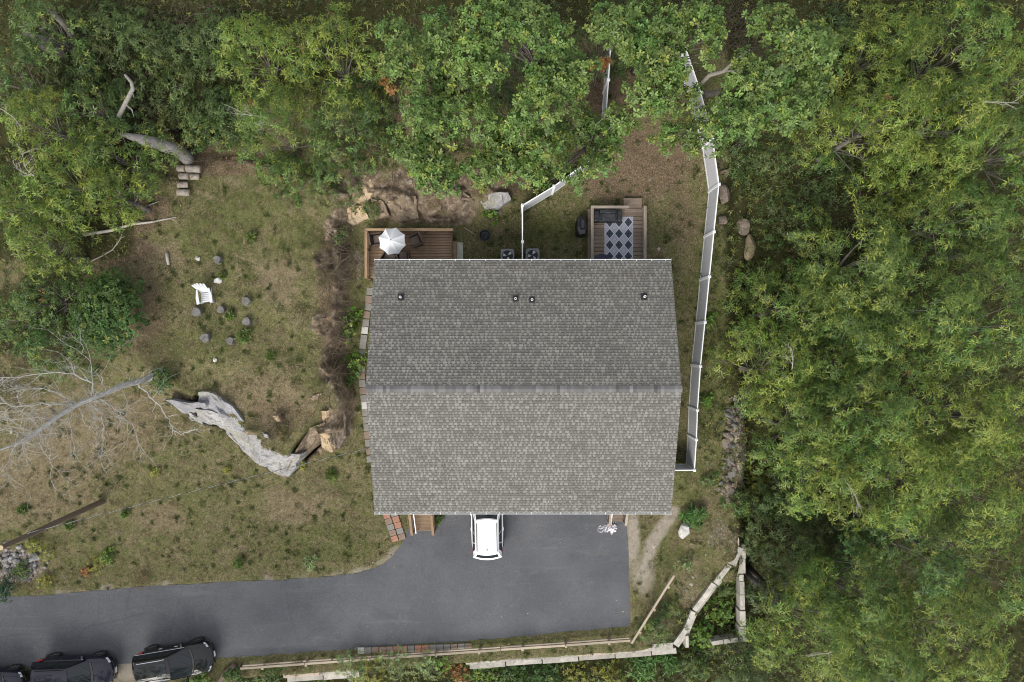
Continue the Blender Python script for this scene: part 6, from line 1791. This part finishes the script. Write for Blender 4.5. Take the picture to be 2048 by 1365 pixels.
# growth below the lower fence
bots = []
for i, (px, py, rp, h, st, lab) in enumerate([
 (700, 1328, 40, 1.0, 'pale', "pale green bush below the timber fence near the white block"), (740, 1345, 40, 1.0, 'ochre', "yellow-green bush below the red pavers"), (785, 1325, 40, 1.0, 'pale', "pale bush below the middle of the paver row"),
 (845, 1330, 40, 1.0, 'pale', "pale bush below the right half of the paver row"), (880, 1325, 20, .8, 'bright', "bright sprig crossing the timber fence at the paver row's end"), (915, 1345, 28, .8, 'rust', "rust-tinted bush below the timber fence"),
 (965, 1340, 40, 1.0, 'bright', "green bush right of the rust-tinted one"), (1030, 1350, 40, 1.0, 'deep', "dark green bush at the bottom edge below the first white blocks"), (1090, 1350, 38, 1.0, 'deep', "dark green bush at the bottom edge second after the white blocks start"),
 (1150, 1350, 32, .8, 'ochre', "yellow-flowered bush at the bottom edge below the block wall"), (1215, 1348, 34, .9, 'ochre', "olive-yellow bush at the bottom edge below the block wall's end"),
 (1285, 1335, 34, 1.2, 'sumac', "leafy sumac at the bottom edge below the wall's right end"), (1330, 1320, 28, 1.2, 'sumac', "leafy sumac right beside the first, nearer the wall corner"), (1385, 1330, 40, 1.2, 'mid', "green bush below the wall corner"),
 (1310, 1260, 36, .8, 'mid', "bush behind the diagonal timber rail"), (1400, 1270, 34, .7, 'bright', "bright bush between the diagonal blocks and the wall corner"), (1440, 1220, 34, .7, 'bright', "bright bush in the wedge between the two block walls"),
 (1450, 1180, 24, .6, 'mid', "upper bush in the wedge between the two block walls"), (1340, 1215, 22, .5, 'mid', "low bush along the middle of the diagonal timber rail"),
 (640, 1362, 22, .6, 'mid', "green sprig by the lower white block"), (540, 1350, 28, .6, 'mid', "green bush under the timber fence's left end"), (465, 1352, 22, .6, 'deep', "dark green bush beside the grey jutting log"),
 (400, 1362, 30, .7, 'bright', "bright bush at the bottom edge by the black car's nose"), (590, 1335, 18, .4, 'ochre2', "rusty dry sprig above the lower white block"),
]):
    shrub(px, py, rp, h, st, 460 + i, lab, cat="bush", name="bush", nclump=6, group="bushes below the driveway")
round_tree(1480, 1010, 34, 1.2, 'mid', 495, "small bush growing at the lower end of the rubble wall", group=W, name="bush", cat="bush")
shrub(1530, 960, 40, .9, 'ochre', 496, "olive brown undergrowth bush between the rubble wall and the woods", cat="bush", name="bush")
shrub(772, 150, 15, .5, 'rust', 497, "orange autumn spray beside the left oak", cat="spray", name="autumn_spray") if False else None
clump_tree([(772, 160, 15), (768, 142, 13), (780, 176, 9)], 6.2, 'rust', 498, "orange autumn sapling at the left oaks' edge", name="sapling", cat="sapling", trunk_r=.04)
clump_tree([(1213, 120, 9), (1186, 128, 8), (1205, 132, 7)], 6.0, 'rust', 499, "orange-leaved sapling at the far end of the dividing fence", name="sapling", cat="sapling", trunk_r=.04)

# ------------------------------------------------------------------ ground cover nobody could count
def samp(n, mask, r_, lim=(-32, 32, -21.5, 21.5)):
    """random ground points kept with the probability in mask (given on the terrain grid)"""
    x = r_.uniform(lim[0], lim[1], n); y = r_.uniform(lim[2], lim[3], n)
    i = np.clip(np.searchsorted(gy, y), 1, ny - 1); j = np.clip(np.searchsorted(gx, x), 1, nx - 1)
    k = r_.uniform(0, 1, n) < mask[i, j]
    x, y = x[k], y[k]
    return np.stack([x, y, terrain(x, y)], -1)
outdrive = (SD > 4).astype(float) * (sdf_poly(GX, GY, HOUSE) > .05)
def stuff(name, V_, F_, C_, mat, label):
    o = bpy.data.objects.new(name, mesh_np(name, V_, F_, mat, C_)); C.objects.link(o)
    return tag(o, label, kind="stuff")
r_ = np.random.default_rng(77)
up_ = lambda p: unit(np.array([[0, 0, 1.]]) + r_.normal(0, .25, (len(p), 3)))
lawn = np.clip(1 - forest * 1.4, 0, 1) * (1 - np.clip(ROCK * 1.6, 0, 1)) * (1 - sand) * outdrive
n1 = fbm(GX * 1.1, GY * 1.1, 40, 4); n2 = fbm(GX * 3.5, GY * 3.5, 60, 3)
gd = np.clip(sstep(.36, .60, n1 * .4 + n2 * .6 + (green - .5) * .22), 0, 1) * lawn * (1 - dirt * .5)
p = samp(78000, gd, r_)
a = rosettes(p, up_(p), 6, .13, .018, (.1, .9), np.array((.050, .064, .020)), np.array((.14, .15, .052)), r_, .05)
stuff("grass", *a, M_blade, "green grass tufts scattered over the dry lawn")
def clumps(n, mask, cnt, rad, k, L, W, a, b):
    c = samp(n, mask, r_); q = np.repeat(c, cnt, 0); q[:, :2] += r_.normal(0, rad, (len(q), 2)) * np.repeat(r_.uniform(.5, 1.4, (len(c), 1)), cnt, 0)
    q[:, 2] = terrain(q[:, 0], q[:, 1])
    return rosettes(q, up_(q), k, L, W, (.1, .8), np.array(a), np.array(b), r_)
stuff("grass_clumps", *clumps(4300, lawn * (.25 + .75 * sstep(.35, .6, n1)) * (1 - .5 * dirt), 12, .085, 6, .12, .02, (.032, .050, .014), (.080, .104, .032)), M_blade, "darker clumps of grass dotted over the lawn")
stuff("straw_clumps", *clumps(5200, lawn * .8, 10, .10, 5, .15, .016, (.20, .16, .095), (.42, .34, .22)), M_blade, "pale straw clumps dotted over the lawn")
p = samp(62000, np.clip(lawn * (1 - gd) * .9, 0, 1), r_)
a = rosettes(p, up_(p), 4, .15, .015, (-.05, .5), np.array((.13, .10, .055)), np.array((.29, .23, .145)), r_)
stuff("dry_grass", *a, M_blade, "straw-coloured dead grass lying over the lawn")
p = samp(52000, np.clip(dirt * .9 + gravel * .6 + blob(1395, 1185, 60, 80) * .9 + blob(1435, 1070, 50, 60) * .7 + .10 * lawn + forest * .45, 0, 1) * outdrive, r_)
nn = unit(np.array([[0, 0, 1.]]) + r_.normal(0, .35, (len(p), 3)))
a = rosettes(p + [0, 0, .02], nn, 1, .10, .06, (-.1, .2), np.array((.09, .058, .035)), np.array((.27, .185, .12)), r_)
p2 = samp(900, np.where((SD < -2) & (sdf_poly(GX, GY, HOUSE) > .3), .55 + .4 * sstep(-40, -6, SD), 0), r_) ; p2[:, 2] = .012
a2 = rosettes(p2, up_(p2), 1, .075, .05, (-.05, .12), np.array((.20, .15, .09)), np.array((.45, .37, .24)), r_)
a = (np.concatenate([a[0], a2[0]]), np.concatenate([a[1], a2[1] + len(a[0])]), np.concatenate([a[2], a2[2]]))
stuff("fallen_leaves", *a, M_blade, "brown fallen leaves littering the bare ground")
p = samp(38000, np.clip(forest * 1.1 - .1 + .8 * blob(1432, 700, 52, 430), 0, 1) * outdrive, r_, (-34, 34, -23, 23))
a = rosettes(p + np.stack([0 * p[:, 0], 0 * p[:, 0], r_.uniform(.02, .5, len(p)) ** 1.5], -1), up_(p), 6, .19, .075, (-.2, .5), np.array((.034, .052, .012)), np.array((.105, .125, .030)), r_, .08)
stuff("undergrowth", *a, M_leaf, "low dark undergrowth on the woodland floor")
p = samp(16000, np.clip(blob(1440, 1200, 60, 90) + sstep(0, 14, YP - (1352 - (XP - 560) * 0.068)) * (XP > 470) * .8 + blob(1540, 880, 50, 70), 0, 1) * outdrive, r_)
a = rosettes(p + np.stack([0 * p[:, 0], 0 * p[:, 0], r_.uniform(.02, .35, len(p))], -1), up_(p), 6, .15, .06, (-.2, .5), np.array((.055, .10, .016)), np.array((.14, .21, .035)), r_, .1)
stuff("ground_cover", *a, M_leaf, "bright low ground cover between the block walls")
# pebbles and grit
p = samp(42000, np.clip(gravel * .9 + sand * .35 + np.clip(ROCK, 0, 1) * .12 + .006 * lawn, 0, 1) * (SD > -3), r_)
q = np.array([[1, 0, 0], [0, 1, 0], [-1, 0, 0], [0, -1, 0], [0, 0, .7]], float)
sz = (r_.uniform(.018, .055, len(p)) * np.where(r_.uniform(0, 1, len(p)) < .06, 2.4, 1))[:, None, None]
V_ = p[:, None] + q[None] * sz * r_.uniform(.6, 1.3, (len(p), 5, 1))
F_ = (np.arange(len(p))[:, None, None] * 5 + np.array([[0, 1, 4], [1, 2, 4], [2, 3, 4], [3, 0, 4]])[None]).reshape(-1, 3)
g_ = r_.uniform(.10, .42, (len(p), 1)) * np.array([[1, .93, .85]])
stuff("pebbles", V_.reshape(-1, 3), F_, np.repeat(g_, 5, 0), M_blade, "pale pebbles and grit beside the driveway and rocks")
p = samp(26000, np.clip(ROCK, 0, 1) * .10 + .25 * gravel * blob(1470, 880, 40, 140), r_)
q = unit(r_.normal(size=(1, 7, 3))); q = np.array([[1, .2, 0], [.3, 1, .1], [-.9, .5, 0], [-.7, -.8, .1], [.5, -.9, 0], [.25, .1, .75], [-.2, -.1, .6]])
sz = (r_.gamma(1.6, .045, len(p)).clip(.03, .26))[:, None, None]
an = r_.uniform(0, 6.28, len(p)); ca, sa = np.cos(an)[:, None], np.sin(an)[:, None]
w_ = q[None] * r_.uniform(.6, 1.4, (len(p), 7, 3)); w_ = np.stack([w_[..., 0] * ca - w_[..., 1] * sa, w_[..., 0] * sa + w_[..., 1] * ca, w_[..., 2]], -1)
V_ = p[:, None] + w_ * sz
tr_ = np.array([[0, 1, 5], [1, 2, 5], [2, 6, 5], [2, 3, 6], [3, 4, 6], [4, 5, 6], [4, 0, 5]])
g_ = np.where(r_.uniform(0, 1, (len(p), 1)) < .5, np.array([[.30, .23, .16]]), np.array([[.20, .165, .135]])) * r_.uniform(.55, 1.5, (len(p), 1))
stuff("rubble", V_.reshape(-1, 3), (np.arange(len(p))[:, None, None] * 7 + tr_[None]).reshape(-1, 3), np.repeat(g_, 7, 0), M_blade, "broken brown stones littering the cliff and the rock bank")
# tangled brush in the gaps
m = MB(); rr = random.Random(9)
for bx, by, rx, ry, n in ((330, 60, 120, 60, 200), (360, 260, 90, 90, 260), (290, 200, 60, 60, 140), (1470, 60, 60, 70, 200), (1385, 30, 30, 40, 60), (170, 120, 80, 40, 90), (460, 40, 60, 40, 60), (1100, 335, 40, 30, 40), (1650, 420, 120, 80, 80), (1560, 940, 40, 60, 60), (672, 540, 22, 110, 150), (668, 700, 20, 90, 110), (860, 360, 120, 20, 80), (560, 850, 40, 20, 30), (15, 770, 40, 40, 60)):
    for _ in range(n):
        px, py = rr.gauss(bx, rx * .5), rr.gauss(by, ry * .5)
        a0 = PG(px, py); h = rr.uniform(.3, 1.8); d = Vector((rr.gauss(0, 1), rr.gauss(0, 1), rr.uniform(.1, .9))).normalized()
        p = a0 + Vector((0, 0, h * .25)); pts = [p]
        for k in range(5): d = (d + Vector((rr.gauss(0, .25), rr.gauss(0, .25), rr.gauss(-.12, .15)))).normalized(); pts.append(pts[-1] + d * rr.uniform(.18, .34))
        m.tube(pts, [.016, .014, .012, .009, .006, .003], 3, caps=False)
tag(m.build("brush", M_twig, None), "tangled brown brush in the gaps of the woods", kind="stuff")
# small pale sticks and chips on lawn and drive
m = MB()
for _ in range(80):
    px, py = rr.uniform(60, 720), rr.uniform(420, 1150)
    a0 = PG(px, py, .02); an = rr.uniform(0, 3.14); L = rr.uniform(.08, .45)
    m.bar(a0, a0 + Vector((math.cos(an) * L, math.sin(an) * L, .01)), .009, .008)
tag(m.build("fallen_twigs", M_palebranch, None), "short pale twigs strewn over the lawn", kind="stuff")
# stone heap at the left
hp = PG(30, 1128)
heap = empty("stone_heap", hp, "heap of pale rounded stones at the left edge above the driveway", "stones")
hs = [rock_mesh("heap_stone", (1, 1, .8), 90 + k, M_rockgrey if k % 2 else M_rockdark, sub=2, cuts=6) for k in range(4)]
for k in range(130):
    q = PG(max(-20, rr.gauss(35, 30)), rr.gauss(1128, 20)); s_ = rr.uniform(.12, .34)
    piece("stone", hs[k % 4], heap, q + Vector((0, 0, s_ * .3)) - worigin(heap), (rr.uniform(-.5, .5), rr.uniform(-.5, .5), rr.random() * 6), (s_, s_ * rr.uniform(.7, 1.2), s_ * .8))
# woodland going on beyond the picture
Vs, Fs, Cs, n0 = [], [], [], 0
tm = MB()
r2 = np.random.default_rng(5)
FIXED = [(-15.2, -24), (-19.6, -24.8), (-24.5, -25.2), (-29.5, -26), (-34, -25.5)]
for k in range(57):
    for _ in range(50):
        if k >= 52:
            x, y = FIXED[k - 52]; break
        x, y = r2.uniform(-52, 52), r2.uniform(-40, 44)
        if abs(x) < 33.5 and abs(y) < 24: continue
        if y < -21 and -34 < x < 2 and y > -26: continue
        if x < -32 and -24 < y < -13: continue
        break
    gz = tz(x, y); Rr = r2.uniform(2.4, 3.4); zt_ = gz + (13 if k >= 52 else r2.uniform(8, 12))
    V_, F_, C_ = crown_mesh(auto_clumps((x, y), Rr, zt_, r2, n1=10, low=False, cr=(.4, .5)), ('chestnut', 'olive', 'mid')[k % 3], r2, thin=.75 if k >= 52 else .2)
    Vs.append(V_); Fs.append(F_ + n0); Cs.append(C_); n0 += len(V_)
    tm.tube([(x, y, gz - .2), (x, y, zt_ - Rr)], [.22, .1], 6)
w = stuff("woodland", np.concatenate(Vs), np.concatenate(Fs), np.concatenate(Cs), M_leaf, "woods continuing beyond the yard on every side")
tm.build("trunks", M_bark, w, world=False)
print("leaf tris", NLEAF)
